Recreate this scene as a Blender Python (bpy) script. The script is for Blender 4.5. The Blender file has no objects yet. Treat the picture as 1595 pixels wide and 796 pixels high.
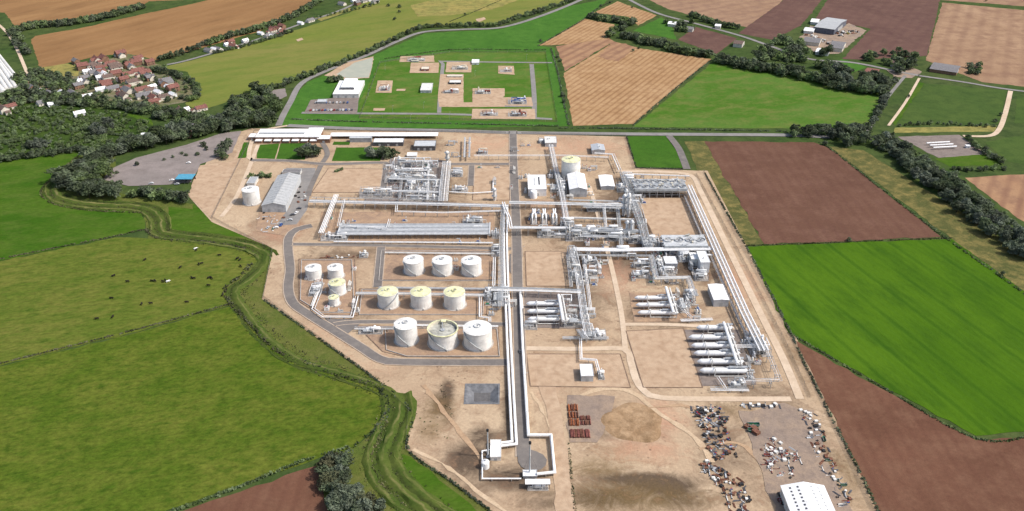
import bpy, bmesh, math, random
import numpy as np
from mathutils import Vector, Matrix

R = math.radians
scene = bpy.context.scene
col = scene.collection
random.seed(7)

# ------------------------------------------------------------------ camera, sky, sun, exposure
CAM_H, PITCH, FPX, IW, IH = 330.0, R(29.0), 1378.0, 1595.0, 796.0
cam_data = bpy.data.cameras.new('camera')
cam = bpy.data.objects.new('camera', cam_data)
col.objects.link(cam)
cam.location = (0, 0, CAM_H)
cam.rotation_euler = (math.pi / 2 - PITCH, 0, 0)
cam_data.sensor_fit = 'HORIZONTAL'
cam_data.sensor_width = 36.0
cam_data.lens = 36.0 * FPX / IW
cam_data.clip_start = 1.0
cam_data.clip_end = 20000.0
scene.camera = cam

SUN_AZ, SUN_EL = R(98.0), R(50.0)          # azimuth from +Y (north) clockwise
world = bpy.data.worlds.new('World')
scene.world = world
world.use_nodes = True
wn = world.node_tree
bgn = wn.nodes['Background']
sky = wn.nodes.new('ShaderNodeTexSky')
sky.sky_type = 'NISHITA'
sky.sun_disc = False
sky.sun_elevation = SUN_EL
sky.sun_rotation = SUN_AZ
sky.dust_density = 3.0
wn.links.new(sky.outputs[0], bgn.inputs[0])
bgn.inputs[1].default_value = 0.115
sd = bpy.data.lights.new('sun', 'SUN')
sd.energy = 2.6
sd.angle = R(4.0)
sd.color = (1.0, 0.965, 0.92)
sun = bpy.data.objects.new('sun', sd)
col.objects.link(sun)
to_sun = Vector((math.sin(SUN_AZ) * math.cos(SUN_EL), math.cos(SUN_AZ) * math.cos(SUN_EL), math.sin(SUN_EL)))
sun.rotation_euler = to_sun.to_track_quat('Z', 'Y').to_euler()
sun.location = (300, 600, 500)
vs = scene.view_settings
vs.view_transform = 'Standard'
vs.look = 'None'
vs.gamma = 1.0
vs.use_curve_mapping = False
vs.exposure = 0.70

# ------------------------------------------------------------------ survey: image point -> place on the level z
_f = Vector((0, math.cos(PITCH), -math.sin(PITCH)))
_u = Vector((0, math.sin(PITCH), math.cos(PITCH)))
def P(px, py, z=0.0):
    d = _f + _u * (-(py - IH / 2) / FPX) + Vector(((px - IW / 2) / FPX, 0, 0))
    t = (z - CAM_H) / d.z
    return Vector((d.x * t, d.y * t, z))
def depth(p):
    return (p - Vector((0, 0, CAM_H))).dot(_f)
def mpp(p):                                   # metres per pixel across at that place
    return depth(p) / FPX
def height_for(base, py):                     # height of an upright at base whose top shows at row py
    k = -(py - IH / 2) / FPX
    # (rel . u) / (rel . f) = k, rel = base + z*Z - cam
    r0 = base - Vector((0, 0, CAM_H))
    return (k * r0.dot(_f) - r0.dot(_u)) / (_u.z - k * _f.z)
SITE = math.atan2(10.5 / FPX, 1.143)

# ------------------------------------------------------------------ materials
def lin(c):
    c /= 255.0
    return c / 12.92 if c <= 0.04045 else ((c + 0.055) / 1.055) ** 2.4
def C(r, g, b, k=0.72):
    return (lin(r) * k, lin(g) * k, lin(b) * k, 1.0)
MATS = {}
def base_mat(name, rough=0.8, spec=0.2):
    m = bpy.data.materials.new(name)
    m.use_nodes = True
    n = m.node_tree
    b = n.nodes['Principled BSDF']
    b.inputs['Roughness'].default_value = rough
    b.inputs['Specular IOR Level'].default_value = spec
    MATS[name] = m
    return m, n, b
def nd(n, t, **kw):
    x = n.nodes.new(t)
    for k, v in kw.items():
        setattr(x, k, v)
    return x
def noise(n, vec, scale, detail=4.0, rough=0.6, dist=0.0):
    x = nd(n, 'ShaderNodeTexNoise')
    n.links.new(vec, x.inputs['Vector'])
    x.inputs['Scale'].default_value = scale
    x.inputs['Detail'].default_value = detail
    x.inputs['Roughness'].default_value = rough
    x.inputs['Distortion'].default_value = dist
    return x.outputs['Fac']
def remap(n, fac, a, b, c=0.0, d=1.0):
    x = nd(n, 'ShaderNodeMapRange')
    n.links.new(fac, x.inputs[0])
    for i, v in enumerate((a, b, c, d)):
        x.inputs[i + 1].default_value = v
    return x.outputs[0]
def mixc(n, fac, a, b, mode='MIX'):
    x = nd(n, 'ShaderNodeMix', data_type='RGBA', blend_type=mode)
    if isinstance(fac, float): x.inputs[0].default_value = fac
    else: n.links.new(fac, x.inputs[0])
    for s, v in ((6, a), (7, b)):
        if isinstance(v, tuple): x.inputs[s].default_value = v
        else: n.links.new(v, x.inputs[s])
    return x.outputs[2]
def mul(n, a, b):
    x = nd(n, 'ShaderNodeMath', operation='MULTIPLY')
    for s, v in ((0, a), (1, b)):
        if isinstance(v, float): x.inputs[s].default_value = v
        else: n.links.new(v, x.inputs[s])
    return x.outputs[0]
def plain(name, c, rough=0.6, spec=0.3, metal=0.0, var=0.12, scale=0.4):
    m, n, b = base_mat(name, rough, spec)
    b.inputs['Metallic'].default_value = metal
    g = nd(n, 'ShaderNodeNewGeometry')
    f = remap(n, noise(n, g.outputs['Position'], scale, 5), 0.3, 0.7)
    if name in ('m_white', 'm_offwhite', 'm_tank', 'm_alu', 'm_lightgrey', 'm_yellow_pale'):
        mp = nd(n, 'ShaderNodeMapping'); n.links.new(g.outputs['Position'], mp.inputs[0]); mp.inputs['Scale'].default_value = (1, 1, .12)
        st = remap(n, noise(n, mp.outputs[0], .8, 6, .7), .56, .72, 0, .55)
    else: st = None
    d = tuple(v * (1 - var * 2.2) for v in c[:3]) + (1,)
    l = tuple(min(0.85, v * (1 + var * 0.5)) for v in c[:3]) + (1,)
    o = mixc(n, f, d, l)
    if st is not None: o = mixc(n, st, o, (c[0]*.55, c[1]*.48, c[2]*.40, 1))
    n.links.new(o, b.inputs['Base Color'])
    return m
def ground(name, a, b_, c=None, s=(0.012, 0.07, 0.5), mix=(0.35, 0.65), stripes=(), fine=0.22, stretch=None, bump=0.3):
    """soil or sward: colour a<->b in broad patches, c in small blotches, stripes = (angle, metres, strength, colour, sharp)"""
    m, n, bs = base_mat(name, 0.95, 0.05)
    g = nd(n, 'ShaderNodeNewGeometry')
    pos = g.outputs['Position']
    src = pos
    if stretch:
        mp = nd(n, 'ShaderNodeMapping')
        n.links.new(pos, mp.inputs[0])
        mp.vector_type = 'TEXTURE'
        mp.inputs['Rotation'].default_value = (0, 0, stretch[0])
        mp.inputs['Scale'].default_value = (stretch[1], 1, 1)
        src = mp.outputs[0]
    o = mixc(n, remap(n, noise(n, src, s[0], 6, 0.62, 0.6), mix[0], mix[1]), a, b_)
    if c:
        o = mixc(n, remap(n, noise(n, src, s[1], 6, 0.65), 0.45, 0.72), o, c)
    for (ang, wl, st, cc, sharp) in stripes:
        mp = nd(n, 'ShaderNodeMapping')
        n.links.new(pos, mp.inputs[0])
        mp.inputs['Rotation'].default_value = (0, 0, -ang)
        w = nd(n, 'ShaderNodeTexWave', wave_type='BANDS', bands_direction='Y', wave_profile='SIN')
        n.links.new(mp.outputs[0], w.inputs[0])
        w.inputs['Scale'].default_value = 0.314 / wl
        w.inputs['Distortion'].default_value = 0.5
        w.inputs['Detail'].default_value = 2.0
        w.inputs['Detail Scale'].default_value = 0.15
        patch = remap(n, noise(n, src, 0.02, 4), 0.3, 0.6, 0.35, 1.0)
        k = mul(n, mul(n, remap(n, w.outputs['Fac'], sharp, 1.0), patch), st)
        o = mixc(n, k, o, cc)
    fz = remap(n, noise(n, src, s[2], 5, 0.75), 0.25, 0.75, 1 - fine, 1 + fine)
    cm = nd(n, 'ShaderNodeCombineColor')
    for i in range(3): n.links.new(fz, cm.inputs[i])
    o = mixc(n, 1.0, o, cm.outputs[0], 'MULTIPLY')
    n.links.new(o, bs.inputs['Base Color'])
    bp = nd(n, 'ShaderNodeBump')
    bp.inputs['Strength'].default_value = bump
    bp.inputs['Distance'].default_value = 0.6
    n.links.new(noise(n, src, s[2] * 1.3, 5, 0.7), bp.inputs['Height'])
    n.links.new(bp.outputs[0], bs.inputs['Normal'])
    return m
def ang(p, q):                                # ground direction between two image points
    d = P(*q) - P(*p)
    return math.atan2(d.y, d.x)

# soils and swards
ground('m_verge', C(79, 102, 50, .56), C(97, 110, 62, .56), C(59, 78, 42, .56))
ground('m_lush', C(78,124,40,.5), C(90,132,46,.5), C(70,110,38,.5), fine=0.18)
ground('m_lush_left', C(72,112,26,.52), C(90,122,36,.52), C(104,126,50,.52), s=(0.02, 0.07, 0.45), fine=0.28, mix=(.42,.6), stretch=(.25,2.0))
ground('m_compound_grass', C(84,134,50,.5), C(98,146,58,.5), C(76,122,48,.5), s=(0.02, 0.09, 0.5), fine=0.2)
ground('m_crop', C(80, 120, 20, .54), C(96, 134, 28, .54), C(66, 104, 22, .54), s=(0.010, 0.05, 0.5), fine=0.12,
       stripes=((ang((1330, 408), (1412, 470)), 24.0, 0.42, C(47, 90, 20, .56), 0.90), (ang((1330, 408), (1412, 470)), 6.0, 0.18, C(95, 136, 42, .56), 0.2)),
       stretch=(ang((1330, 408), (1412, 470)), 2.5))
ground('m_meadow', C(90,132,42,.52), C(104,140,58,.52), C(134,142,74,.52), s=(0.014, 0.07, 0.4), fine=0.24, mix=(.42,.58), stretch=(.3,1.6))
ground('m_pasture', C(108,124,46,.55), C(130,132,60,.55), C(84,110,34,.55), s=(0.03, 0.16, 0.42), fine=0.40, mix=(.36,.66), stretch=(0.25, 2.0), bump=0.5)
ground('m_pasture_low', C(94,116,34,.55), C(120,128,50,.55), C(74,102,26,.55), s=(0.035, 0.17, 0.42), fine=0.44, mix=(.36,.66), stretch=(0.25, 1.6), bump=0.5)
ground('m_olive', C(133, 144, 64, .56), C(148, 146, 78, .56), C(117, 136, 58, .56), s=(0.010, 0.04, 0.4), fine=0.14, stretch=(0.5, 3.0))
ground('m_paddock', C(81, 106, 50, .56), C(95, 116, 56, .56), C(71, 94, 46, .56), fine=0.2)
SA = ang((880, 160), (1000, 80))
ground('m_stubble', C(200, 164, 122, .66), C(186, 148, 106, .66), C(164, 126, 90, .66), s=(0.02, 0.1, 0.5), fine=0.14,
       stripes=((ang((985, 180), (1090, 95)), 7.0, 0.7, C(140, 102, 70), 0.45),))
ground('m_stubble_b', C(190, 152, 116, .64), C(176, 136, 104, .64), C(152, 116, 94, .64), fine=0.14,
       stripes=((ang((880, 98), (950, 62)), 13.0, 0.85, C(140, 104, 84), 0.35),))
LA = ang((60, 100), (330, 30))
ground('m_stubble_left', C(176, 136, 92, .62), C(162, 122, 82, .62), C(144, 108, 72, .62), s=(0.008, 0.03, 0.5), fine=0.14, stretch=(LA, 4.0),
       stripes=((LA, 26.0, 0.4, C(146, 108, 70), 0.6),))
RA = ang((1500, 110), (1520, 30))
ground('m_stubble_right', C(178, 146, 116), C(162, 130, 102), C(140, 108, 88), fine=0.14, s=(0.012, 0.05, 0.5),
       stripes=((RA, 19.0, 0.4, C(136, 104, 86), 0.3),))
TA = ang((1010, 10), (1160, 2))
ground('m_stubble_top', C(172, 140, 112), C(158, 126, 100), C(142, 112, 94), fine=0.12,
       stripes=((ang((1060, 20), (1200, -6)), 24.0, 0.4, C(136, 104, 88), 0.4),))
ground('m_plough', C(116, 84, 68), C(106, 76, 62), C(124, 92, 76), s=(0.010, 0.05, 0.4), fine=0.12,
       stripes=((ang((1100, 225), (1185, 375)), 9.0, 0.25, C(98, 66, 58), 0.3),))
ground('m_plough_low', C(122, 86, 68), C(106, 74, 58), C(130, 96, 76), s=(0.015, 0.06, 0.4), fine=0.14,
       stripes=((ang((1240, 530), (1365, 796)), 7.0, 0.28, C(100, 66, 54), 0.3),))
ground('m_plough_dark', C(114, 86, 76), C(102, 76, 68), C(122, 94, 82), s=(0.010, 0.05, 0.4), fine=0.10,
       stripes=((ang((1290, 30), (1330, -4)), 14.0, 0.25, C(98, 70, 68), 0.4),))
ground('m_rough', C(116, 114, 68, .56), C(97, 102, 58, .56), C(148, 132, 80), s=(0.03, 0.10, 0.5), fine=0.3, bump=0.6)
ground('m_bank_grass', C(113, 120, 56, .56), C(97, 114, 50, .56), C(130, 128, 72, .56), s=(0.03, 0.10, 0.5), fine=0.25, bump=0.6)
ground('m_yellow_grass', C(168, 152, 88), C(142, 140, 78), C(124, 122, 72, .56), s=(0.04, 0.1, 0.5), fine=0.25)
ground('m_car_park', C(162, 150, 144, .66), C(150, 140, 134, .66), C(136, 126, 120, .66), s=(0.02, 0.08, 0.6), fine=0.12)
ground('m_grey_pad', C(158, 144, 134, .66), C(142, 130, 122, .66), C(128, 116, 110, .66), s=(0.04, 0.15, 0.7), fine=0.16)
ground('m_asphalt', C(134, 127, 121), C(119, 113, 109), C(144, 136, 128), s=(0.03, 0.15, 0.8), fine=0.10, bump=0.1)
ground('m_asphalt_old', C(150, 146, 142), C(136, 132, 128), C(160, 154, 148), s=(0.03, 0.15, 0.8), fine=0.10, bump=0.1)
ground('m_concrete_road', C(226, 204, 178), C(214, 190, 162), C(200, 176, 150), s=(0.03, 0.15, 0.8), fine=0.10, bump=0.1)
ground('m_pad', C(214, 186, 156, .66), C(200, 170, 140, .66), C(178, 148, 120, .66), s=(0.05, 0.2, 0.8), fine=0.16)
ground('m_bund', C(178, 150, 124), C(160, 134, 114), C(194, 162, 130), s=(0.05, 0.16, 0.8), fine=0.2)
ground('m_laydown', C(160, 142, 128, .66), C(182, 158, 134, .66), C(142, 126, 116, .66), s=(0.03, 0.12, 0.8), fine=0.18)
ground('m_lagoon', C(176, 178, 162), C(168, 172, 158), C(188, 186, 168), fine=0.05)
ground('m_kerb', C(206, 186, 164), C(190, 170, 150), C(178, 158, 140), s=(0.05, 0.2, 0.9), fine=0.12)
def site_ground():
    m, n, bs = base_mat('m_site', 0.95, 0.05)
    g = nd(n, 'ShaderNodeNewGeometry'); pos = g.outputs['Position']
    o = mixc(n, remap(n, noise(n, pos, 0.014, 6, 0.62, 0.5), 0.35, 0.65), C(212, 186, 154, .66), C(194, 166, 136, .66))
    o = mixc(n, remap(n, noise(n, pos, 0.055, 7, 0.66, 0.8), 0.50, 0.75), o, C(166, 138, 112, .66))
    o = mixc(n, remap(n, noise(n, pos, 0.11, 6, 0.7, 0.4), 0.58, 0.74, 0, 0.7), o, C(226, 202, 170, .68))
    at = nd(n, 'ShaderNodeAttribute'); at.attribute_name = 'wear_shade'
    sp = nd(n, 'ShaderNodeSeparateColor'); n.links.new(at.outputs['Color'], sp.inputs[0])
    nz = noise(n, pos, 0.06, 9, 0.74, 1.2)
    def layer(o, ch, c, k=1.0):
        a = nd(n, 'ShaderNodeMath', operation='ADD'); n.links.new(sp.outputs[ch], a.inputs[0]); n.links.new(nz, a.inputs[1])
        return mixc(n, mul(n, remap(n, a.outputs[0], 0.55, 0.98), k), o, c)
    o = layer(o, 0, C(104, 88, 74, .62), 0.95)       # oily, trafficked gravel, and shade painted in beneath the racks
    o = layer(o, 1, C(122, 100, 66, .66), 0.85)       # weeds
    o = layer(o, 2, C(206, 160, 130), 0.9)      # fresh reddish soil
    sc = nd(n, 'ShaderNodeTexVoronoi'); n.links.new(pos, sc.inputs['Vector']); sc.inputs['Scale'].default_value = .22
    o = mixc(n, mul(n, remap(n, sc.outputs['Distance'], .05, .22, 1.0, 0.0), remap(n, noise(n, pos, .03, 3), .45, .6, 0, .8)), o, C(120, 98, 82, .66))
    fz = remap(n, noise(n, pos, 0.55, 6, 0.78), 0.25, 0.75, 0.74, 1.2)
    cm = nd(n, 'ShaderNodeCombineColor')
    for i in range(3): n.links.new(fz, cm.inputs[i])
    n.links.new(mixc(n, 1.0, o, cm.outputs[0], 'MULTIPLY'), bs.inputs['Base Color'])
    bp = nd(n, 'ShaderNodeBump'); bp.inputs['Strength'].default_value = 0.35; bp.inputs['Distance'].default_value = 0.5
    n.links.new(noise(n, pos, 0.5, 6, 0.7), bp.inputs['Height']); n.links.new(bp.outputs[0], bs.inputs['Normal'])
site_ground()
# built things
plain('m_white', (0.80, 0.79, 0.77, 1), 0.45, 0.4, var=0.07)
plain('m_offwhite', (0.68, 0.66, 0.61, 1), 0.5, 0.3, var=0.12)
plain('m_cream', (0.64, 0.58, 0.46, 1), 0.6, 0.3, var=0.12)
plain('m_tank', (0.78, 0.76, 0.71, 1), 0.5, 0.3, var=0.12, scale=0.25)
plain('m_yellow', (0.62, 0.56, 0.14, 1), 0.6, 0.3, var=0.18, scale=0.3)
plain('m_yellow_pale', (0.72, 0.70, 0.42, 1), 0.6, 0.3, var=0.18, scale=0.3)
plain('m_grey', (0.36, 0.37, 0.37, 1), 0.55, 0.3, var=0.12)
plain('m_lightgrey', (0.50, 0.51, 0.51, 1), 0.5, 0.3, var=0.12)
plain('m_galv', (0.42, 0.43, 0.43, 1), 0.45, 0.5, metal=0.3, var=0.15)
plain('m_steel_dark', (0.10, 0.10, 0.11, 1), 0.55, 0.4, var=0.2)
plain('m_black', (0.02, 0.02, 0.022, 1), 0.6, 0.3)
plain('m_alu', (0.58, 0.58, 0.57, 1), 0.35, 0.5, metal=0.35, var=0.10)
plain('m_concrete', (0.42, 0.38, 0.34, 1), 0.9, 0.1, var=0.15)
plain('m_rust', (0.22, 0.10, 0.065, 1), 0.85, 0.1, var=0.3, scale=1.2)
plain('m_redbrown', (0.27, 0.10, 0.08, 1), 0.85, 0.1, var=0.3, scale=1.2)
plain('m_orange', (0.40, 0.14, 0.06, 1), 0.8, 0.1, var=0.3, scale=1.2)
plain('m_red', (0.32, 0.03, 0.025, 1), 0.5, 0.3)
plain('m_blue', (0.04, 0.10, 0.30, 1), 0.5, 0.3)
plain('m_roof_blue', (0.08, 0.30, 0.42, 1), 0.45, 0.4, var=0.15)
plain('m_green_paint', (0.03, 0.18, 0.09, 1), 0.5, 0.3)
plain('m_brick', (0.26, 0.15, 0.10, 1), 0.9, 0.1, var=0.2)
plain('m_roof_red', (0.23, 0.105, 0.085, 1), 0.9, 0.1, var=0.25, scale=0.8)
plain('m_roof_brown', (0.17, 0.12, 0.10, 1), 0.9, 0.1, var=0.25, scale=0.8)
plain('m_roof_grey', (0.20, 0.19, 0.19, 1), 0.85, 0.1, var=0.2, scale=0.8)
plain('m_render', (0.66, 0.60, 0.50, 1), 0.8, 0.2, var=0.1)
plain('m_glass', (0.03, 0.035, 0.04, 1), 0.15, 0.6)
plain('m_liner', (0.17, 0.17, 0.175, 1), 0.6, 0.3, var=0.2)
plain('m_water', (0.13, 0.12, 0.11, 1), 0.2, 0.5, var=0.15)
plain('m_timber', (0.16, 0.12, 0.08, 1), 0.9, 0.1, var=0.2)
plain('m_bark', (0.07, 0.055, 0.04, 1), 0.95, 0.05, var=0.2)
plain('m_cow', (0.025, 0.02, 0.018, 1), 0.8, 0.1)
plain('m_roof_sheet', (0.40, 0.40, 0.39, 1), 0.5, 0.3, var=0.10)
plain('m_slate_dark', (0.12, 0.13, 0.16, 1), 0.6, 0.3, var=0.15)
def leafmat(name, a, b, c):
    m, n, bs = base_mat(name, 0.8, 0.12)
    g = nd(n, 'ShaderNodeNewGeometry')
    oi = nd(n, 'ShaderNodeObjectInfo')
    o = mixc(n, remap(n, noise(n, g.outputs['Position'], 0.35, 4), 0.3, 0.7), a, b)
    o = mixc(n, remap(n, noise(n, g.outputs['Position'], 0.06, 3), 0.4, 0.7), o, c)
    r = mul(n, remap(n, oi.outputs['Random'], 0, 1, 0.75, 1.45), remap(n, noise(n, g.outputs['Position'], 0.085, 2, .5), .35, .65, .65, 1.5))
    cm = nd(n, 'ShaderNodeCombineColor')
    for i in range(3): n.links.new(r, cm.inputs[i])
    lc = mixc(n, 1.0, o, cm.outputs[0], 'MULTIPLY')
    n.links.new(lc, bs.inputs['Base Color'])
    tr = nd(n, 'ShaderNodeBsdfTranslucent'); n.links.new(lc, tr.inputs[0])
    mx = nd(n, 'ShaderNodeMixShader'); mx.inputs[0].default_value = 0.35
    n.links.new(bs.outputs[0], mx.inputs[1]); n.links.new(tr.outputs[0], mx.inputs[2])
    n.links.new(mx.outputs[0], n.nodes['Material Output'].inputs[0])
    return m
leafmat('m_leaf_dark', (0.068, 0.092, 0.046, 1), (0.095, 0.120, 0.060, 1), (0.110, 0.125, 0.088, 1))
leafmat('m_leaf_mid', (0.080, 0.115, 0.042, 1), (0.105, 0.135, 0.052, 1), (0.095, 0.120, 0.066, 1))
leafmat('m_leaf_grey', (0.110, 0.130, 0.095, 1), (0.160, 0.175, 0.135, 1), (0.085, 0.105, 0.065, 1))
leafmat('m_leaf_brown', (0.085, 0.078, 0.046, 1), (0.100, 0.098, 0.052, 1), (0.070, 0.080, 0.042, 1))
leafmat('m_reed', (0.090, 0.095, 0.035, 1), (0.060, 0.075, 0.028, 1), (0.120, 0.110, 0.055, 1))
def fence_mat():
    m, n, b = base_mat('m_wire', 0.6, 0.3)
    b.inputs['Base Color'].default_value = (0.12, 0.12, 0.11, 1)
    b.inputs['Alpha'].default_value = 0.35
fence_mat()

# ------------------------------------------------------------------ mesh helpers
class MB:
    def __init__(s): s.v = []; s.f = []
    def add(s, vs, fs):
        o = len(s.v); s.v.extend(tuple(v) for v in vs); s.f.extend(tuple(i + o for i in f) for f in fs); return s
    def box(s, x0, y0, z0, x1, y1, z1):
        return s.add([(x0,y0,z0),(x1,y0,z0),(x1,y1,z0),(x0,y1,z0),(x0,y0,z1),(x1,y0,z1),(x1,y1,z1),(x0,y1,z1)],
                     [(0,3,2,1),(4,5,6,7),(0,1,5,4),(1,2,6,5),(2,3,7,6),(3,0,4,7)])
    def prism(s, pts, z0, z1):
        n = len(pts)
        return s.add([(p[0],p[1],z0) for p in pts] + [(p[0],p[1],z1) for p in pts],
                     [tuple(range(n-1,-1,-1)), tuple(range(n,2*n))] + [(i,(i+1)%n,n+(i+1)%n,n+i) for i in range(n)])
    def cyl(s, p0, p1, r0, r1=None, n=10):
        p0 = Vector(p0); p1 = Vector(p1); r1 = r0 if r1 is None else r1
        a = (p1 - p0).normalized()
        e = a.orthogonal().normalized(); g = a.cross(e)
        vs = []
        for p, r in ((p0, r0), (p1, r1)):
            for i in range(n):
                t = 2*math.pi*i/n
                vs.append(p + e*(r*math.cos(t)) + g*(r*math.sin(t)))
        return s.add(vs, [(i,(i+1)%n,n+(i+1)%n,n+i) for i in range(n)] + [tuple(range(n-1,-1,-1)), tuple(range(n,2*n))])
    def tube(s, path, r, n=8):
        pts = [Vector(p) for p in path]
        rings = []; e = None
        for i, p in enumerate(pts):
            d0 = (p - pts[i-1]).normalized() if i else None
            d1 = (pts[i+1] - p).normalized() if i < len(pts)-1 else None
            t = (d0 or d1) if (d0 is None or d1 is None) else (d0 + d1)
            if t.length < 1e-4: t = d1
            t = t.normalized()
            sc = 1.0
            if d0 is not None and d1 is not None:
                sc = 1.0 / max(0.5, t.dot(d1))
            if e is None: e = t.orthogonal().normalized()
            else:
                e = e - t*e.dot(t); e = e.normalized() if e.length > 1e-4 else t.orthogonal().normalized()
            g = t.cross(e)
            # stretch along the mitre only
            if sc > 1.001 and d0 is not None:
                ax = (d1 - d0); ax = ax - t*ax.dot(t)
                ax = ax.normalized() if ax.length > 1e-5 else e
            else: ax = None
            ring = []
            for k in range(n):
                a = 2*math.pi*k/n
                o = e*(r*math.cos(a)) + g*(r*math.sin(a))
                if ax is not None: o = o + ax*(o.dot(ax)*(sc-1))
                ring.append(p + o)
            rings.append(ring)
        vs = [v for rg in rings for v in rg]; fs = []
        for j in range(len(rings)-1):
            for k in range(n):
                fs.append((j*n+k, j*n+(k+1)%n, (j+1)*n+(k+1)%n, (j+1)*n+k))
        fs += [tuple(range(n-1,-1,-1)), tuple((len(rings)-1)*n+k for k in range(n))]
        return s.add(vs, fs)
    def lathe(s, prof, n=24, c=(0,0)):
        vs = []; fs = []
        for r, z in prof:
            for k in range(n):
                a = 2*math.pi*k/n
                vs.append((c[0]+r*math.cos(a), c[1]+r*math.sin(a), z))
        for j in range(len(prof)-1):
            for k in range(n):
                fs.append((j*n+k, j*n+(k+1)%n, (j+1)*n+(k+1)%n, (j+1)*n+k))
        return s.add(vs, fs)
    def vessel(s, p0, p1, r, n=12):           # lying drum with domed ends
        p0 = Vector(p0); p1 = Vector(p1); a = (p1-p0).normalized()
        e = a.orthogonal().normalized(); g = a.cross(e)
        L = (p1-p0).length
        prof = [(-r*0.55, 0.02), (-r*0.42, 0.55*r), (-r*0.2, 0.85*r), (0, r), (L, r), (L+r*0.2, 0.85*r), (L+r*0.42, 0.55*r), (L+r*0.55, 0.02)]
        vs = [p0 + a*d + e*(q*math.cos(2*math.pi*k/n)) + g*(q*math.sin(2*math.pi*k/n)) for d, q in prof for k in range(n)]
        return s.add(vs, [(j*n+k, j*n+(k+1)%n, (j+1)*n+(k+1)%n, (j+1)*n+k) for j in range(len(prof)-1) for k in range(n)])
    def bullet(s, p0, p1, r, n=16):           # drum with long pointed ends
        p0 = Vector(p0); p1 = Vector(p1); a = (p1-p0).normalized(); e = a.orthogonal().normalized(); g = a.cross(e); L = (p1-p0).length
        prof = [(-r*1.5, .06*r), (-r*1.0, .5*r), (-r*.4, .85*r), (0, r), (L, r), (L+r*.4, .85*r), (L+r*1.0, .5*r), (L+r*1.5, .06*r)]
        vs = [p0 + a*d + e*(q*math.cos(2*math.pi*k/n)) + g*(q*math.sin(2*math.pi*k/n)) for d, q in prof for k in range(n)]
        return s.add(vs, [(j*n+k, j*n+(k+1)%n, (j+1)*n+(k+1)%n, (j+1)*n+k) for j in range(len(prof)-1) for k in range(n)])
    def mesh(s, name, mat, smooth=False):
        m = bpy.data.meshes.new(name)
        m.from_pydata(s.v, [], s.f)
        m.materials.append(MATS[mat] if isinstance(mat, str) else mat)
        if smooth:
            m.shade_smooth()
            try: m.set_sharp_from_angle(angle=R(40))
            except Exception: pass
        m.update()
        return m
    def obj(s, name, mat, parent=None, smooth=False):
        return link(name, s.mesh(name, mat, smooth), parent)
def link(name, mesh, parent=None, loc=None, rz=None):
    o = bpy.data.objects.new(name, mesh)
    col.objects.link(o)
    if parent is not None: o.parent = parent
    if loc is not None: o.location = loc
    if rz is not None: o.rotation_euler = (0, 0, rz)
    return o
def tag(o, label, cat, group=None, kind=None):
    o['label'] = label; o['category'] = cat
    if group: o['group'] = group
    if kind: o['kind'] = kind
    return o
def thing(name, label, cat, loc=(0,0,0), rz=0.0, group=None):
    o = bpy.data.objects.new(name, None)
    col.objects.link(o)
    o.empty_display_size = 1.0
    o.location = loc; o.rotation_euler = (0, 0, rz)
    return tag(o, label, cat, group)
def struct(o, kind='structure'):
    o['kind'] = kind; return o
def copy_tree(o, loc, rz=0.0, sc=1.0, label=None, group=None, parent=None):
    c = o.copy(); col.objects.link(c)
    if parent is None:
        c.location = loc; c.rotation_euler = (0, 0, rz); c.scale = (sc, sc, sc) if not isinstance(sc, tuple) else sc
        if label: c['label'] = label
        if group: c['group'] = group
    else: c.parent = parent
    for ch in KIDS.get(o.name, list(o.children)):
        copy_tree(ch, None, parent=c)
    return c
KIDS = {}
def smooth_path(pts, step=4.0, closed=False):
    """Catmull-Rom through points, resampled"""
    pts = [Vector(p) for p in pts]
    out = []
    n = len(pts)
    for i in range(n-1):
        p0 = pts[max(0,i-1)]; p1 = pts[i]; p2 = pts[i+1]; p3 = pts[min(n-1,i+2)]
        k = max(1, int((p2-p1).length/step))
        for j in range(k):
            t = j/k
            out.append(0.5*((2*p1)+(p2-p0)*t+(2*p0-5*p1+4*p2-p3)*t*t+(3*p1-p0-3*p2+p3)*t**3))
    out.append(pts[-1])
    return out
def offset_path(pts, d):
    """mitred sideways copy of a path in plan"""
    out = []
    n = len(pts)
    for i, p in enumerate(pts):
        a = (p - pts[i-1]) if i else None
        b = (pts[i+1] - p) if i < n-1 else None
        if a is not None: a = Vector((a.x, a.y)); a = a.normalized() if a.length > 1e-6 else None
        if b is not None: b = Vector((b.x, b.y)); b = b.normalized() if b.length > 1e-6 else None
        if a is None: a = b
        if b is None: b = a
        if a is None: out.append(p.copy()); continue
        na = Vector((-a.y, a.x)); nb = Vector((-b.y, b.x))
        m = na + nb
        m = m.normalized() if m.length > 1e-3 else na
        k = 1/max(0.5, m.dot(na))
        out.append(Vector((p.x + m.x*d*k, p.y + m.y*d*k, p.z)))
    return out
def fill(name, pts, z, mat, jitter=0.0, kind='structure', step=7.0, parent=None):
    """a flat sheet of ground from its outline"""
    rnd = random.Random(int(abs(pts[0].x)*7 + abs(pts[0].y)*3) + len(pts))
    q = []
    for i, p in enumerate(pts):
        b = pts[(i+1) % len(pts)]
        k = max(1, int((b-p).length/step)) if jitter else 1
        for j in range(k):
            v = p.lerp(b, j/k)
            if jitter and j: v = v + Vector((rnd.gauss(0, jitter), rnd.gauss(0, jitter), 0))
            q.append((v.x, v.y))
    bm = bmesh.new()
    f = bm.faces.new([bm.verts.new((x, y, z)) for x, y in q])
    f.normal_update()
    if f.normal.z < 0: f.normal_flip()
    bmesh.ops.triangulate(bm, faces=[f])
    m = bpy.data.meshes.new(name); bm.to_mesh(m); bm.free()
    m.materials.append(MATS[mat])
    o = link(name, m, parent)
    if parent is None: struct(o, kind)
    return o
LAYER = {}
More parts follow.
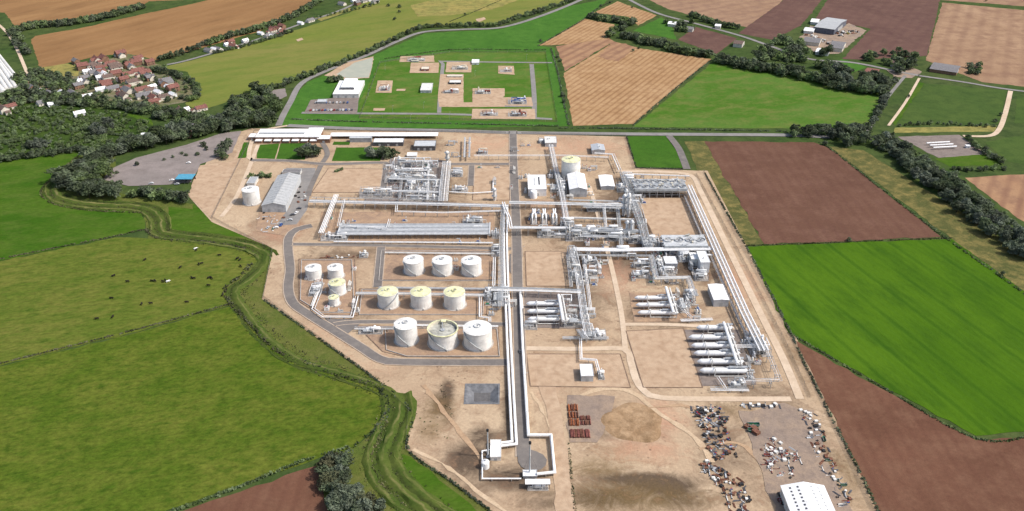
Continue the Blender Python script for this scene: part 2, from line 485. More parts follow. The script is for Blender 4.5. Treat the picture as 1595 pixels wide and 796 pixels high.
def field(name, px, z, mat, jitter=0.6):
    LAYER[z] = LAYER.get(z, 0) + 1
    z += 0.0025*LAYER[z]                      # no two sheets ever share a level
    return fill(name, [P(*p) for p in px], z, mat, jitter)
def strip(name, px, width, z, mat, smooth=True, edge=0.0, parent=None):
    """a road or track of given width in metres"""
    pts = [P(*p) for p in px]
    if smooth: pts = smooth_path(pts, 5.0)
    rnd = random.Random(len(pts))
    a = offset_path(pts, width/2); b = offset_path(pts, -width/2)
    if edge:
        a = [p + Vector((rnd.gauss(0, edge), rnd.gauss(0, edge), 0)) for p in a]
        b = [p + Vector((rnd.gauss(0, edge), rnd.gauss(0, edge), 0)) for p in b]
    mb = MB()
    n = len(pts)
    mb.add([(p.x, p.y, z) for p in a] + [(p.x, p.y, z) for p in b], [(n+i, n+i+1, i+1, i) for i in range(n-1)])
    o = mb.obj(name, mat, parent)
    if parent is None: struct(o)
    return o

# ================================================================== THE GROUND
BAS = [P(724, 600), P(775, 600), P(775, 628), P(724, 628)]        # lined basin outline
bx0, bx1 = BAS[3].x + 0.6, BAS[2].x
by0, by1 = BAS[2].y, BAS[0].y
t = MB(); E = 6000.0
for (x0, y0, x1, y1) in ((-E, -500, E, by0), (-E, by1, E, 9000), (-E, by0, bx0, by1), (bx1, by0, E, by1)):
    t.add([(x0,y0,0),(x1,y0,0),(x1,y1,0),(x0,y1,0)], [(0,1,2,3)])
struct(t.obj('terrain', 'm_verge'))

Z1, Z2, Z3, Z4, Z5 = 0.04, 0.14, 0.26, 0.34, 0.40
ground('m_wood_floor', C(72, 98, 40, .5), C(88, 108, 48, .5), C(56, 78, 34, .5), fine=.3, s=(.02,.08,.4))
ground('m_village', C(120, 116, 84), C(96, 110, 66, .6), C(150, 136, 116), s=(.04, .12, .5), mix=(.42,.58), fine=.25)
# --- far fields, left
field('stubble_field', [(-60,-25),(330,-25),(285,0),(232,2),(222,9),(175,19),(120,29),(45,38),(22,40),(8,20),(-60,10)], Z1, 'm_stubble_left')
field('stubble_field', [(48,62),(55,56),(120,45),(222,22),(300,6),(420,-25),(520,-25),(496,0),(470,20),(400,50),(330,70),(246,94),(215,86),(185,84),(150,88),(105,98),(72,109),(62,106)], Z1, 'm_stubble_left')
field('rough_grass_strip', [(60,106),(105,99),(125,103),(122,118),(95,122),(72,113)], Z2, 'm_yellow_grass')
field('pasture', [(252,105),(300,94),(400,66),(470,44),(545,20),(600,-25),(935,-25),(880,2),(845,14),(770,36),(690,40),(650,44),(562,84),(445,128),(398,146),(312,172),(288,162),(308,140),(292,112)], Z1, 'm_olive')
field('rough_grass_strip', [(490,28),(545,12),(548,16),(500,33)], Z2, 'm_yellow_grass')
field('dry_grass_patch', [(640,8),(790,-25),(880,-25),(770,14),(700,24),(650,26)], Z2, 'm_yellow_grass', 1.5)
field('bare_patch', [(741,30),(754,27),(757,30),(745,35)], Z3, 'm_pad')
field('bare_patch', [(461,62),(470,59),(473,62),(464,65)], Z3, 'm_pad')
# --- second compound meadow
field('meadow', [(438,186),(452,160),(478,128),(572,90),(662,52),(782,45),(884,10),(950,-3),(908,34),(838,71),(862,74),(888,196),(660,200),(440,196)], Z1, 'm_compound_grass')
field('mown_grass', [(592,96),(700,80),(850,80),(868,190),(560,186),(560,160)], Z2, 'm_meadow')
# --- stubble triangle and neighbours
field('stubble_field', [(838,71),(910,29),(957,38),(949,60),(884,69)], Z1, 'm_stubble')
field('stubble_field', [(866,72),(884,69),(949,60),(956,64),(880,111)], Z1, 'm_stubble_b')
field('stubble_field', [(878,114),(957,65),(1000,76),(1108,92),(987,193),(893,196)], Z1, 'm_stubble')
field('ploughed_patch', [(930,88),(955,64),(992,74),(964,96)], Z2, 'm_stubble_b', 2.0)
field('stubble_field', [(924,20),(962,2),(1023,24),(994,40),(978,26)], Z1, 'm_stubble')
field('paddock', [(986,48),(1030,27),(1046,38),(1054,62)], Z1, 'm_compound_grass')
field('ploughed_field', [(1056,62),(1084,42),(1148,60),(1116,84)], Z1, 'm_plough_dark')
field('green_field', [(1112,96),(1210,112),(1300,132),(1377,148),(1356,200),(1200,200),(986,198)], Z1, 'm_meadow')
field('stubble_field', [(960,-25),(1240,-25),(1215,5),(1163,42),(1100,30),(1040,14)], Z1, 'm_stubble_top')
field('ploughed_field', [(1240,-25),(1300,-25),(1248,40),(1202,62),(1150,52),(1163,42),(1215,5)], Z1, 'm_plough_dark')
field('ploughed_field', [(1304,-25),(1470,-25),(1444,87),(1345,93),(1312,92),(1356,45),(1325,38),(1270,30)], Z1, 'm_plough_dark')
field('stubble_field', [(1468,4),(1640,20),(1640,140),(1530,128),(1442,94)], Z1, 'm_stubble_right')
field('stubble_field', [(1478,-25),(1660,-25),(1650,14),(1466,0)], Z1, 'm_stubble_top')
field('paddock', [(1440,130),(1568,141),(1556,193),(1396,196)], Z1, 'm_paddock')
field('rough_grass_strip', [(1394,199),(1552,196),(1548,205),(1392,207)], Z1, 'm_yellow_grass')
field('paddock', [(1285,105),(1312,92),(1350,104),(1318,118)], Z2, 'm_compound_grass')
field('farm_yard', [(1244,62),(1262,40),(1300,50),(1322,36),(1350,48),(1328,66),(1306,84),(1272,84)], Z3, 'm_laydown', 1.0)
field('farm_yard', [(1380,108),(1420,104),(1436,112),(1420,122),(1392,120)], Z3, 'm_laydown', 1.0)
field('gravel_pad', [(1398,213),(1494,210),(1540,241),(1462,246)], Z1, 'm_grey_pad')
field('green_patch', [(1455,247),(1538,240),(1562,256),(1480,260)], Z1, 'm_lush_left')
field('green_field', [(1534,222),(1640,200),(1640,262),(1570,252)], Z1, 'm_paddock')
field('ploughed_field', [(1503,277),(1640,268),(1640,372),(1585,340)], Z1, 'm_stubble_b')
field('green_strip', [(1390,190),(1432,128),(1440,130),(1394,196)], Z2, 'm_lush_left')
field('paddock', [(1584,150),(1640,152),(1640,196),(1580,192)], Z1, 'm_paddock')
# --- right of the terminal
field('grass_strip', [(1066,220),(1098,220),(1190,380),(1162,382),(1088,268)], Z1, 'm_rough')
field('ploughed_field', [(1097,220),(1268,222),(1292,231),(1466,369),(1300,377),(1190,380)], Z2, 'm_plough')
field('crop_field', [(1162,384),(1300,379),(1482,372),(1640,486),(1640,668),(1520,679),(1370,598),(1228,518)], Z2, 'm_crop')
field('ploughed_field', [(1240,531),(1370,604),(1520,686),(1640,676),(1700,830),(1384,830)], Z2, 'm_plough_low')
field('rough_grass_strip', [(1290,228),(1345,234),(1480,320),(1640,420),(1640,486),(1482,372)], Z1, 'm_rough')
# --- left
field('green_field', [(-60,262),(0,250),(128,238),(66,300),(-60,304)], Z1, 'm_lush_left')
field('green_field', [(-60,303),(64,299),(84,316),(140,326),(222,330),(226,357),(180,368),(-60,420)], Z2, 'm_lush_left')
field('green_field', [(262,322),(302,317),(335,346),(392,372),(330,364),(264,358)], Z1, 'm_lush_left')
field('pasture', [(-60,420),(180,370),(232,372),(380,385),(406,402),(352,448),(357,476),(200,520),(-60,584)], Z2, 'm_pasture')
field('pasture', [(-60,586),(200,522),(360,477),(432,548),(520,580),(592,606),(602,650),(556,694),(420,738),(230,806),(150,840),(-90,840)], Z2, 'm_pasture_low')
field('ploughed_field', [(200,828),(350,774),(492,726),(520,830)], Z2, 'm_plough_low')
field('bank_grass', [(64,298),(96,262),(140,238),(180,240),(180,300),(300,318),(300,326),(262,322),(264,358),(392,372),(430,392),(412,466),(580,586),(642,640),(638,702),(770,800),(790,830),(520,830),(490,726),(556,694),(602,650),(592,606),(520,580),(432,548),(357,476),(352,448),(406,402),(380,385),(230,372),(224,330),(140,326),(84,316)], Z1, 'm_bank_grass')
field('green_strip', [(622,706),(640,712),(700,760),(780,830),(700,830),(652,780),(628,740)], Z2, 'm_lush_left')
field('meadow', [(180,172),(235,185),(240,200),(190,186)], Z1, 'm_lush_left')
field('woodland_floor', [(-60,165),(60,160),(180,172),(240,196),(232,216),(150,232),(126,238),(0,250),(-60,262)], Z1, 'm_wood_floor')
field('village_ground', [(40,118),(125,100),(200,84),(240,96),(300,130),(306,156),(240,168),(120,160),(30,160)], Z1, 'm_village', 2.0)

# --- terminal ground, with wear painted where the yard is used, plus painted shade under the racks
SITE_OUT = [(352,212),(392,200),(700,206),(975,213),(990,262),(1086,266),(1102,266),(1160,378),(1240,526),(1372,800),(1390,840),(830,840),(766,796),(634,701),(640,640),(578,586),(408,466),(426,388),(330,346),(292,304),(322,252)]
def site():
    pts = [P(*p) for p in SITE_OUT]
    bm = bmesh.new()
    f = bm.faces.new([bm.verts.new((p.x, p.y, Z2)) for p in pts]); f.normal_update()
    if f.normal.z < 0: f.normal_flip()
    xs = [p.x for p in pts]; ys = [p.y for p in pts]
    def cut(co, no):
        bmesh.ops.bisect_plane(bm, geom=bm.verts[:]+bm.edges[:]+bm.faces[:], plane_co=co, plane_no=no)
    S = 6.0
    gx = [bx0, bx1] + [min(xs)+S*i for i in range(1, int((max(xs)-min(xs))/S)+1)]
    gy = [by0, by1] + [min(ys)+S*i for i in range(1, int((max(ys)-min(ys))/S)+1)]
    for x in gx: cut((x,0,0), (1,0,0))
    for y in gy: cut((0,y,0), (0,1,0))
    dead = [f for f in bm.faces if bx0 < f.calc_center_median().x < bx1 and by0 < f.calc_center_median().y < by1]
    bmesh.ops.delete(bm, geom=dead, context='FACES')
    m = bpy.data.meshes.new('terminal_ground'); bm.to_mesh(m); bm.free()
    co = np.empty(len(m.vertices)*3); m.vertices.foreach_get('co', co); co = co.reshape(-1,3)
    w = np.zeros((len(co),4)); w[:,3] = 1
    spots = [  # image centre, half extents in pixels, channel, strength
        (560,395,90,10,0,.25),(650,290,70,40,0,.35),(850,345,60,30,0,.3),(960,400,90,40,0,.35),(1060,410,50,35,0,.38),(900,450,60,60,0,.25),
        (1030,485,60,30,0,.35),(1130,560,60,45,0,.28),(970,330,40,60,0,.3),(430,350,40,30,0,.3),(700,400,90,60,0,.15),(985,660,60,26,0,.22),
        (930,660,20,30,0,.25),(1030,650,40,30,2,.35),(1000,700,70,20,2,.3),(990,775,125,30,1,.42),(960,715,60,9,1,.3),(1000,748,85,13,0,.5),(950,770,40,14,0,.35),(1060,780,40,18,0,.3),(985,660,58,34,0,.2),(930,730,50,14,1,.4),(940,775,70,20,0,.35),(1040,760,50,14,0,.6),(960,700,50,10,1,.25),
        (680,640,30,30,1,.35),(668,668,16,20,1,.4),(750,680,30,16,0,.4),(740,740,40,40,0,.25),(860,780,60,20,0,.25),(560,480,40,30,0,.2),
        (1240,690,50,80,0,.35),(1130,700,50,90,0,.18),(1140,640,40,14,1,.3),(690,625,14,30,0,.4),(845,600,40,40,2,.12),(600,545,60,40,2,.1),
        (500,430,50,50,0,.3),(640,352,130,8,0,.35),(640,322,150,5,0,.4),(850,322,90,5,0,.4),(850,362,60,6,0,.45),(940,330,60,14,0,.35),(1000,392,100,8,0,.45),(1030,305,50,6,0,.5),(830,460,80,5,0,.45),(905,400,16,50,0,.45),(1000,330,16,60,0,.4),(1140,430,10,70,0,.25),(1080,420,40,24,0,.35),(680,322,60,20,0,.3),(880,290,30,40,0,.3),(800,745,60,25,0,.35),(730,715,40,30,0,.45),(790,640,8,60,0,.35),(700,612,10,24,0,.5),(1190,610,50,20,0,.2),(1150,440,30,40,2,.3),(430,360,40,20,2,.3),(960,430,50,30,2,.25),(700,545,90,30,0,.2),(900,230,90,16,2,.25),(760,225,60,16,2,.25),(650,225,60,14,0,.2),(1310,640,30,90,1,.2),(1320,740,40,60,1,.25),(470,520,60,40,2,.15),  # the thin bands are rack shade painted into the ground colour
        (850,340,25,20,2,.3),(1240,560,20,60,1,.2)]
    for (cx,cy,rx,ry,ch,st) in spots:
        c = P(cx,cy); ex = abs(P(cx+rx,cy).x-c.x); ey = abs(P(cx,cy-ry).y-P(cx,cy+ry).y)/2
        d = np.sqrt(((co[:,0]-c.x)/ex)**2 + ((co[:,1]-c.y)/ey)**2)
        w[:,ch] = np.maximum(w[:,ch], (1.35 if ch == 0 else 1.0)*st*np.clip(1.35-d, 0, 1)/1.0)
    a = m.attributes.new('wear_shade', 'FLOAT_COLOR', 'POINT'); a.data.foreach_set('color', w.ravel())
    m.materials.append(MATS['m_site'])
    struct(link('terminal_ground', m))
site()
# lined basin sunk in the ground
mb = MB(); D = 3.2; I = 6.0
o8 = [(bx0,by0,Z2+.03),(bx1,by0,Z2+.03),(bx1,by1,Z2+.03),(bx0,by1,Z2+.03),(bx0+I,by0+I,-D),(bx1-I,by0+I,-D),(bx1-I,by1-I,-D),(bx0+I,by1-I,-D)]
mb.add(o8, [(0,1,5,4),(1,2,6,5),(2,3,7,6),(3,0,4,7),(4,5,6,7)])
basin = thing('lined_basin', 'rectangular sunken basin with dark grey liner beside the long white pipe', 'basin')
mb.obj('liner', 'm_liner', basin)
mb = MB(); mb.box(bx0-1.2,by0-1.2,Z2,bx1+1.2,by0,.35); mb.box(bx0-1.2,by1,Z2,bx1+1.2,by1+1.2,.35); mb.box(bx0-1.2,by0,Z2,bx0,by1,.34); mb.box(bx1,by0,Z2,bx1+1.2,by1,.34)
mb.obj('coping', 'm_liner', basin)
mb = MB(); k = I*0.72
mb.add([(bx0+k,by0+k,-D*.72),(bx1-k,by0+k,-D*.72),(bx1-k,by1-k,-D*.72),(bx0+k,by1-k,-D*.72)], [(0,1,2,3)]); mb.obj('standing_water', 'm_water', basin)

# --- gravel, lawns and slabs inside the fence
def outline(par, q, w=.7, mat='m_edge'):
    for a, b in zip(q, q[1:]+q[:1]):
        A, B_ = P(*a), P(*b); d = (B_-A).normalized(); nn = Vector((-d.y, d.x, 0))*w/2
        mb = MB(); mb.prism([A+nn, A-nn, B_-nn, B_+nn], .1, .38); mb.obj('edging', mat, par)
ground('m_edge', C(142, 118, 100, .66), C(128, 108, 94, .66), C(170, 146, 122, .66), s=(.05,.2,.9), fine=.15)
field('car_park', [(160,280),(172,264),(212,246),(290,226),(345,208),(376,204),(362,238),(330,250),(312,256),(298,284),(262,288),(200,290)], Z3, 'm_car_park', 0.3)
field('gravel_yard', [(298,290),(312,258),(362,252),(386,208),(396,206),(330,342),(296,308)], Z3, 'm_pad', 0.3)
for q in ([(402,226),(435,224),(428,248),(400,247)], [(437,224),(478,223),(475,249),(430,249)], [(524,230),(600,230),(592,251),(517,251)], [(380,222),(394,222),(383,246),(370,247)], [(520,221),(546,221),(544,226),(518,226)]):
    field('lawn', q, Z3, 'm_lush', 0.2)
field('lawn', [(976,213),(1036,212),(1058,240),(1064,262),(990,261)], Z3, 'm_lush', 0.2)
for q in ([(592,388),(772,390),(774,436),(590,436)], [(560,450),(760,452),(758,490),(560,490)], [(556,508),(776,510),(778,556),(630,556),(596,548)], [(466,404),(552,404),(556,492),(498,490),(466,470)]):
    outline(field('bund_floor', q, Z3, 'm_bund', 0.2), q)
for q in ([(812,455),(912,458),(920,512),(818,512)], [(980,456),(1066,456),(1088,502),(988,502)], [(1066,514),(1150,514),(1178,600),(1088,602)], [(608,248),(690,250),(690,318),(566,316)], [(826,312),(884,312),(884,350),(824,350)], [(500,330),(770,332),(770,376),(496,376)], [(404,330),(470,332),(462,372),(398,360)]):
    field('gravel_pad', q, Z3, 'm_grey_pad' if q[0][0] in (1066, 812, 608) else 'm_bund', 0.3)
for q in ([(975,516),(1064,512),(1094,604),(1002,604)], [(988,306),(1072,308),(1100,372),(1020,372)], [(818,392),(884,392),(888,446),(820,446)], [(820,552),(966,552),(982,604),(826,602)], [(512,262),(596,264),(592,300),(486,300)], [(740,258),(794,260),(794,312),(736,312)]):
    gy_ = field('gravel_yard', q, Z3, 'm_pad', 0.3)
    outline(gy_, q)
field('laydown_yard', [(1150,640),(1222,628),(1268,640),(1300,740),(1330,800),(1300,830),(1216,830),(1180,720)], Z3, 'm_laydown', 1.2)
field('laydown_yard', [(884,616),(958,618),(950,650),(930,690),(888,690)], Z3, 'm_laydown', 1.0)
field('concrete_apron', [(824,546),(866,604),(884,700),(898,800),(866,800),(852,640)], Z3, 'm_pad', 0.6)
field('paved_yard', [(446,262),(492,262),(478,328),(462,350),(430,352),(452,322)], Z4, 'm_asphalt_old', 0.2)

# --- roads
def road(px, w, mat='m_asphalt', z=Z5, name='site_road', kerb=True):
    o = strip(name, px, w, z, mat)
    if kerb:
        for d in (-1, 1):
            pts = offset_path(smooth_path([P(*p) for p in px], 5.0), d*(w/2+0.35))
            a = offset_path(pts, .35); b = offset_path(pts, -.35); n = len(pts)
            mb = MB()
            vs = [(p.x,p.y,Z4-.02) for p in a]+[(p.x,p.y,Z4+.10) for p in a]+[(p.x,p.y,Z4+.10) for p in b]+[(p.x,p.y,Z4-.02) for p in b]
            mb.add(vs, [(q*n+i, q*n+i+1, (q+1)*n+i+1, (q+1)*n+i) for q in range(3) for i in range(n-1)])
            k = mb.obj('kerb', 'm_kerb', o)
    return o
road([(799,204),(800,260),(803,330),(805,380),(806,440),(808,500),(810,560),(812,620),(814,690),(815,712)], 7.2)
field('turning_area', [(806,688),(818,688),(820,696),(826,701),(836,704),(846,709),(852,717),(850,726),(843,732),(833,734),(821,733),(812,728),(807,720),(806,708)], Z5+.03, 'm_asphalt', 0)
field('lay_by', [(794,396),(806,396),(806,432),(798,430),(792,420)], Z5+.03, 'm_asphalt', 0)
road([(486,352),(462,358),(450,370),(449,390),(452,420),(449,448),(456,472),(480,490),(520,515),(560,540),(592,560),(620,564),(700,565),(792,565)], 6.5, z=Z5+.008)
road([(454,381),(560,382),(680,385),(796,388)], 4.2, z=Z5+.012)
road([(594,384),(588,448)], 6.0, z=Z5+.016)
road([(520,506),(560,502),(690,503),(790,506)], 4.0, z=Z5+.020)
field('junction', [(506,496),(560,499),(560,506),(540,522),(524,514)], Z5+.024, 'm_asphalt', 0)
road([(392,250),(450,251),(510,256),(600,254),(604,262)], 5.0, z=Z5+.004)
road([(502,222),(510,240),(500,258),(484,292),(480,306)], 5.0, z=Z5+.028, kerb=False)
road([(602,254),(600,275),(596,300)], 5.5, z=Z5+.032)
road([(735,257),(733,290)], 5.0, z=Z5+.008)
road([(690,256),(735,256),(798,256)], 5.0, z=Z5+.036)
road([(448,196),(560,201),(700,204),(800,207),(960,209),(1110,210),(1230,211),(1292,214)], 8.0, 'm_asphalt_old', Z5+.040, 'public_road', False)
road([(1042,212),(1056,230),(1064,248),(1070,264)], 7.0, z=Z5+.044, kerb=False)
road([(400,252),(388,246),(392,222),(404,205),(448,196)], 4.0, 'm_concrete_road', Z4, 'site_road', False)
road([(434,196),(440,182),(452,160),(470,130),(510,110),(570,87),(620,64),(660,50),(720,46),(780,43),(840,26),(900,2),(930,-15)], 7.0, 'm_asphalt_old', Z4, 'public_road', False)
road([(260,101),(300,92),(400,62),(470,37),(540,12),(600,-20)], 5.0, 'm_asphalt_old', Z4, 'lane', False)
road([(975,-3),(1022,20),(1080,36),(1150,55),(1200,72),(1260,92),(1330,98),(1400,112),(1432,118)], 6.0, 'm_asphalt_old', Z4, 'lane', False)
road([(1352,205),(1364,180),(1384,150),(1410,118)], 4.0, 'm_asphalt_old', Z4, 'lane', False)
road([(1384,196),(1410,160),(1432,122)], 3.0, 'm_concrete_road', Z4, 'track', False)
road([(1430,118),(1500,128),(1560,138),(1640,148)], 5.0, 'm_asphalt_old', Z4, 'lane', False)
road([(1574,142),(1566,176),(1556,202),(1540,212),(1500,212)], 5.0, 'm_concrete_road', Z4+.01, 'track', False)
road([(-40,12),(10,50),(40,108),(44,130)], 4.0, 'm_concrete_road', Z4, 'track', False)
# pale concrete ways
W = 'm_concrete_road'
road([(820,543),(900,544),(972,544),(982,562),(990,590),(1004,610),(1030,620),(1130,622),(1232,622)], 4.6, W, Z4+.004, 'concrete_road', False)
road([(918,290),(930,330),(946,390),(958,440),(968,490),(974,544)], 3.6, W, Z4+.012, 'concrete_road', False)
road([(966,506),(1040,506),(1150,512)], 3.6, W, Z4+.016, 'concrete_road', False)
road([(960,267),(1030,268),(1076,274),(1092,300),(1130,378),(1180,480),(1220,560),(1246,622)], 5.0, W, Z4+.020, 'concrete_road', False)
road([(345,338),(372,300),(402,226)], 4.0, W, Z4, 'perimeter_track', False)
# worn wheel tracks across the dirt
ground('m_track', C(192, 160, 128, .66), C(206, 174, 140, .66), C(180, 148, 118, .66), s=(.05,.2,.9), fine=.2)
ground('m_track_pale', C(226, 200, 168, .66), C(214, 186, 152, .66), C(200, 172, 140, .66), s=(.05,.2,.9), fine=.2)
for tn, px in enumerate(([(644,700),(700,730),(752,772),(800,806)], [(660,600),(690,640),(730,690),(750,716)], [(906,616),(940,606),(985,612),(1020,640),(1080,680),(1110,720)],
    [(1090,700),(1150,690),(1180,720),(1200,760)], [(1240,640),(1250,690),(1270,740),(1300,800)], [(1180,640),(1200,660),(1230,700),(1250,740)],
    [(826,610),(850,650),(870,720),(880,800)], [(1096,640),(1060,632),(1010,636)])):
    strip('wheel_track', px, 2.0+(tn % 3)*.5, .305+.003*tn, 'm_track' if tn % 2 else 'm_track_pale', edge=.5)
# kerbed edges of the gravel plots along the second compound
road([(470,176),(560,177),(690,178),(770,181),(860,186)], 5.5, 'm_asphalt_old', Z4, 'compound_road', False)
road([(684,176),(686,140),(690,100),(690,96),(760,97),(860,98)], 4.6, 'm_asphalt_old', Z4+.004, 'compound_road', False)
road([(832,186),(832,150),(828,100)], 5.5, 'm_asphalt_old', Z4+.008, 'compound_road', False)
road([(760,166),(830,166)], 4.0, 'm_asphalt_old', Z4+.012, 'compound_road', False)
for q in ([(640,98),(684,98),(683,114),(638,114)], [(624,88),(676,87),(677,97),(622,97)], [(696,97),(735,97),(734,113),(694,113)], [(686,116),(722,116),(722,160),(786,160),(786,167),(684,167),(682,150)], [(736,138),(786,138),(786,150),(772,160),(736,160)],
          [(736,170),(833,170),(834,186),(734,186)], [(752,152),(828,152),(830,166),(750,164)], [(776,103),(800,103),(802,117),(776,115)], [(588,126),(612,126),(610,145),(585,145)], [(618,139),(632,139),(631,142),(617,142)], [(582,169),(600,169),(599,173),(581,173)]):
    field('gravel_pad', q, Z5, 'm_pad', 0.2)
field('lagoon', [(505,118),(540,98),(582,88),(580,104),(575,122),(535,124)], Z3, 'm_pad', 0.4)
field('settling_lagoon', [(524,116),(552,98),(581,90),(579,106),(574,121),(540,122)], Z4, 'm_lagoon', 0.3)
field('compound_car_park', [(484,156),(560,150),(556,178),(474,176)], Z4+.016, 'm_grey_pad', 0.2)
field('bare_patch', [(418,142),(444,138),(447,150),(432,158)], Z3, 'm_car_park', 0.8)

# --- winding flood bank with its ditches: a swept section with real crests and hollows
def bank(name, px, prof, mat):
    pts = smooth_path([P(*p) for p in px], 4.0)
    rnd = random.Random(5)
    vs = []; n = len(prof)
    rows = [offset_path(pts, d) for d, z in prof]
    for i in range(len(pts)):
        for j, (d, z) in enumerate(prof):
            p = rows[j][i]; zz = z if z < 0.12 else z*(1+rnd.uniform(-.3,.3))
            vs.append((p.x+rnd.uniform(-.7,.7), p.y+rnd.uniform(-.7,.7), zz + (0.0 if z < 0.12 else 0)))
    fs = [(i*n+j, i*n+j+1, (i+1)*n+j+1, (i+1)*n+j) for i in range(len(pts)-1) for j in range(n-1)]
    mb = MB(); mb.v = vs; mb.f = fs
    o = mb.obj(name, mat, None, True)
    at = o.data.attributes.new('across', 'FLOAT', 'POINT')
    at.data.foreach_set('value', [d for i in range(len(pts)) for d, z in prof])
    struct(o)
def bank_mat(name, bands):
    m, n, bs = base_mat(name, 0.95, 0.05)
    g = nd(n, 'ShaderNodeNewGeometry'); pos = g.outputs['Position']
    o = mixc(n, remap(n, noise(n, pos, 0.05, 6, .65), .35, .65), C(104, 116, 54, .58), C(78, 100, 40, .58))
    brk = remap(n, noise(n, pos, .035, 5, .7), .35, .62)
    at = nd(n, 'ShaderNodeAttribute'); at.attribute_name = 'across'
    ad = nd(n, 'ShaderNodeMath', operation='ADD'); n.links.new(at.outputs['Fac'], ad.inputs[0])
    n.links.new(remap(n, noise(n, pos, .12, 4), 0, 1, -1.4, 1.4), ad.inputs[1])
    for (c0, hw, cc, st) in bands:
        s = nd(n, 'ShaderNodeMath', operation='SUBTRACT'); n.links.new(ad.outputs[0], s.inputs[0]); s.inputs[1].default_value = c0
        a = nd(n, 'ShaderNodeMath', operation='ABSOLUTE'); n.links.new(s.outputs[0], a.inputs[0])
        o = mixc(n, mul(n, remap(n, a.outputs[0], hw*.4, hw, st, 0.0), brk), o, cc)
    fz = remap(n, noise(n, pos, 0.6, 5, .75), .25, .75, .75, 1.2)
    cm = nd(n, 'ShaderNodeCombineColor')
    for i in range(3): n.links.new(fz, cm.inputs[i])
    n.links.new(mixc(n, 1.0, o, cm.outputs[0], 'MULTIPLY'), bs.inputs['Base Color'])
bank_mat('m_bank', [(-6.2, .9, C(150, 140, 92), .6), (-2.6, 1.8, C(64, 68, 36), .75), (1.8, 1.0, C(164, 150, 102), .6), (6.3, 1.8, C(60, 64, 34), .75), (9.3, .9, C(136, 132, 80), .5)])
bank_mat('m_bank_mid', [(-3.0, 2.4, C(52, 58, 32), .85), (1.8, .8, C(150, 142, 92), .45)])
bank('flood_bank', [(150,236),(112,262),(88,284),(84,300),(100,312),(150,320),(205,322),(236,330),(248,346),(250,362),(275,368),(330,374),(385,384),(412,396),(416,402)], [(-8,.02),(-7,.8),(-5.4,.8),(-3.6,.16),(-1.6,.16),(0.4,1.2),(2.8,1.2),(5,.16),(7,.16),(8.4,.7),(9.4,.02)], 'm_bank')
bank('flood_bank', [(414,399),(408,416),(384,438),(364,455),(380,486),(414,528),(460,562),(530,584),(590,604),(610,618)], [(-6,.02),(-5,.5),(-3.6,.16),(-2.2,.16),(0,1.1),(2.4,1.1),(5,.02)], 'm_bank_mid')
bank('flood_bank', [(612,616),(618,640),(604,674),(592,700),(590,716),(600,742),(628,774),(668,806),(696,832)], [(-9,.02),(-7.4,1.2),(-5.2,1.2),(-3.4,.2),(-1.2,.2),(0.4,1.5),(3,1.5),(5.2,.2),(7.2,.2),(8.6,1.0),(10,.9),(12,.02)], 'm_bank')
bank('flood_bank', [(640,644),(632,664),(620,692),(615,712),(630,744),(664,776),(722,812),(748,835)], [(-6,.02),(-4.4,.2),(-3,.2),(-1,1.0),(1.4,1.0),(3.4,.02)], 'm_bank_mid')
# spoil mound beside the pipe stack
def mound(name, cx, cy, rx, ry, h, mat):
    c = P(cx, cy); ex = abs(P(cx+rx,cy).x-c.x); ey = (P(cx,cy-ry).y-P(cx,cy+ry).y)/2
    rnd = random.Random(cx); mb = MB(); N, M = 14, 40; vs = []; fs = []
    for i in range(N+1):
        r = i/N
        for k in range(M):
            a = 2*math.pi*k/M; wob = 1+.08*math.sin(3*a+cx)+.05*math.sin(5*a)
            prof = h*(math.exp(-((r-.72)/.16)**2)*.9 + .35*(1-r))*(1 if r < 1 else 0)
            vs.append((c.x+ex*r*wob*math.cos(a), c.y+ey*r*wob*math.sin(a), .1+prof*(.8+.4*rnd.random()) if i < N else .02))
    for i in range(N):
        for k in range(M): fs.append((i*M+k, i*M+(k+1)%M, (i+1)*M+(k+1)%M, (i+1)*M+k))
    mb.v = vs; mb.f = [f[::-1] for f in fs]
    o = mb.obj(name, mat, None, True); struct(o)
ground('m_mound', C(200, 168, 132, .64), C(172, 140, 106, .64), C(142, 114, 84, .64), mix=(.42,.58), s=(0.06, 0.14, 0.7), fine=0.2, bump=0.6)
mound('spoil_mound', 985, 658, 52, 32, .45, 'm_mound')

# ================================================================== BUILDINGS
def place(xl, xr, yb, ye, yk):
    """front-left and front-right base pixels, eave row, back-of-roof row -> width, depth, wall height, place"""
    a, b = P(xl, yb), P(xr, yb)
    h = max(1.5, height_for((a+b)/2, ye))
    w = (b-a).length
    back = P((xl+xr)/2, yk, h)
    d = max(2.0, back.y - a.y)
    return a, w, d, h
def roof_gable(w, d, h, rise, over=0.3, along='y'):
    mb = MB(); o = over; t = .18
    if along == 'y':
        s = [(-o,h),(w/2,h+rise),(w+o,h)]
        vs = [(x,-o,z) for x,z in s]+[(x,d+o,z) for x,z in s]+[(x,-o,z-t) for x,z in s]+[(x,d+o,z-t) for x,z in s]
    else:
        s = [(-o,h),(d/2,h+rise),(d+o,h)]
        vs = [(w+o,y,z) for y,z in s]+[(-o,y,z) for y,z in s]+[(w+o,y,z-t) for y,z in s]+[(-o,y,z-t) for y,z in s]
    mb.add(vs, [(0,1,4,3),(1,2,5,4),(6,9,10,7),(7,10,11,8),(0,6,7,1),(1,7,8,2),(3,4,10,9),(4,5,11,10),(0,3,9,6),(2,8,11,5)])
    return mb
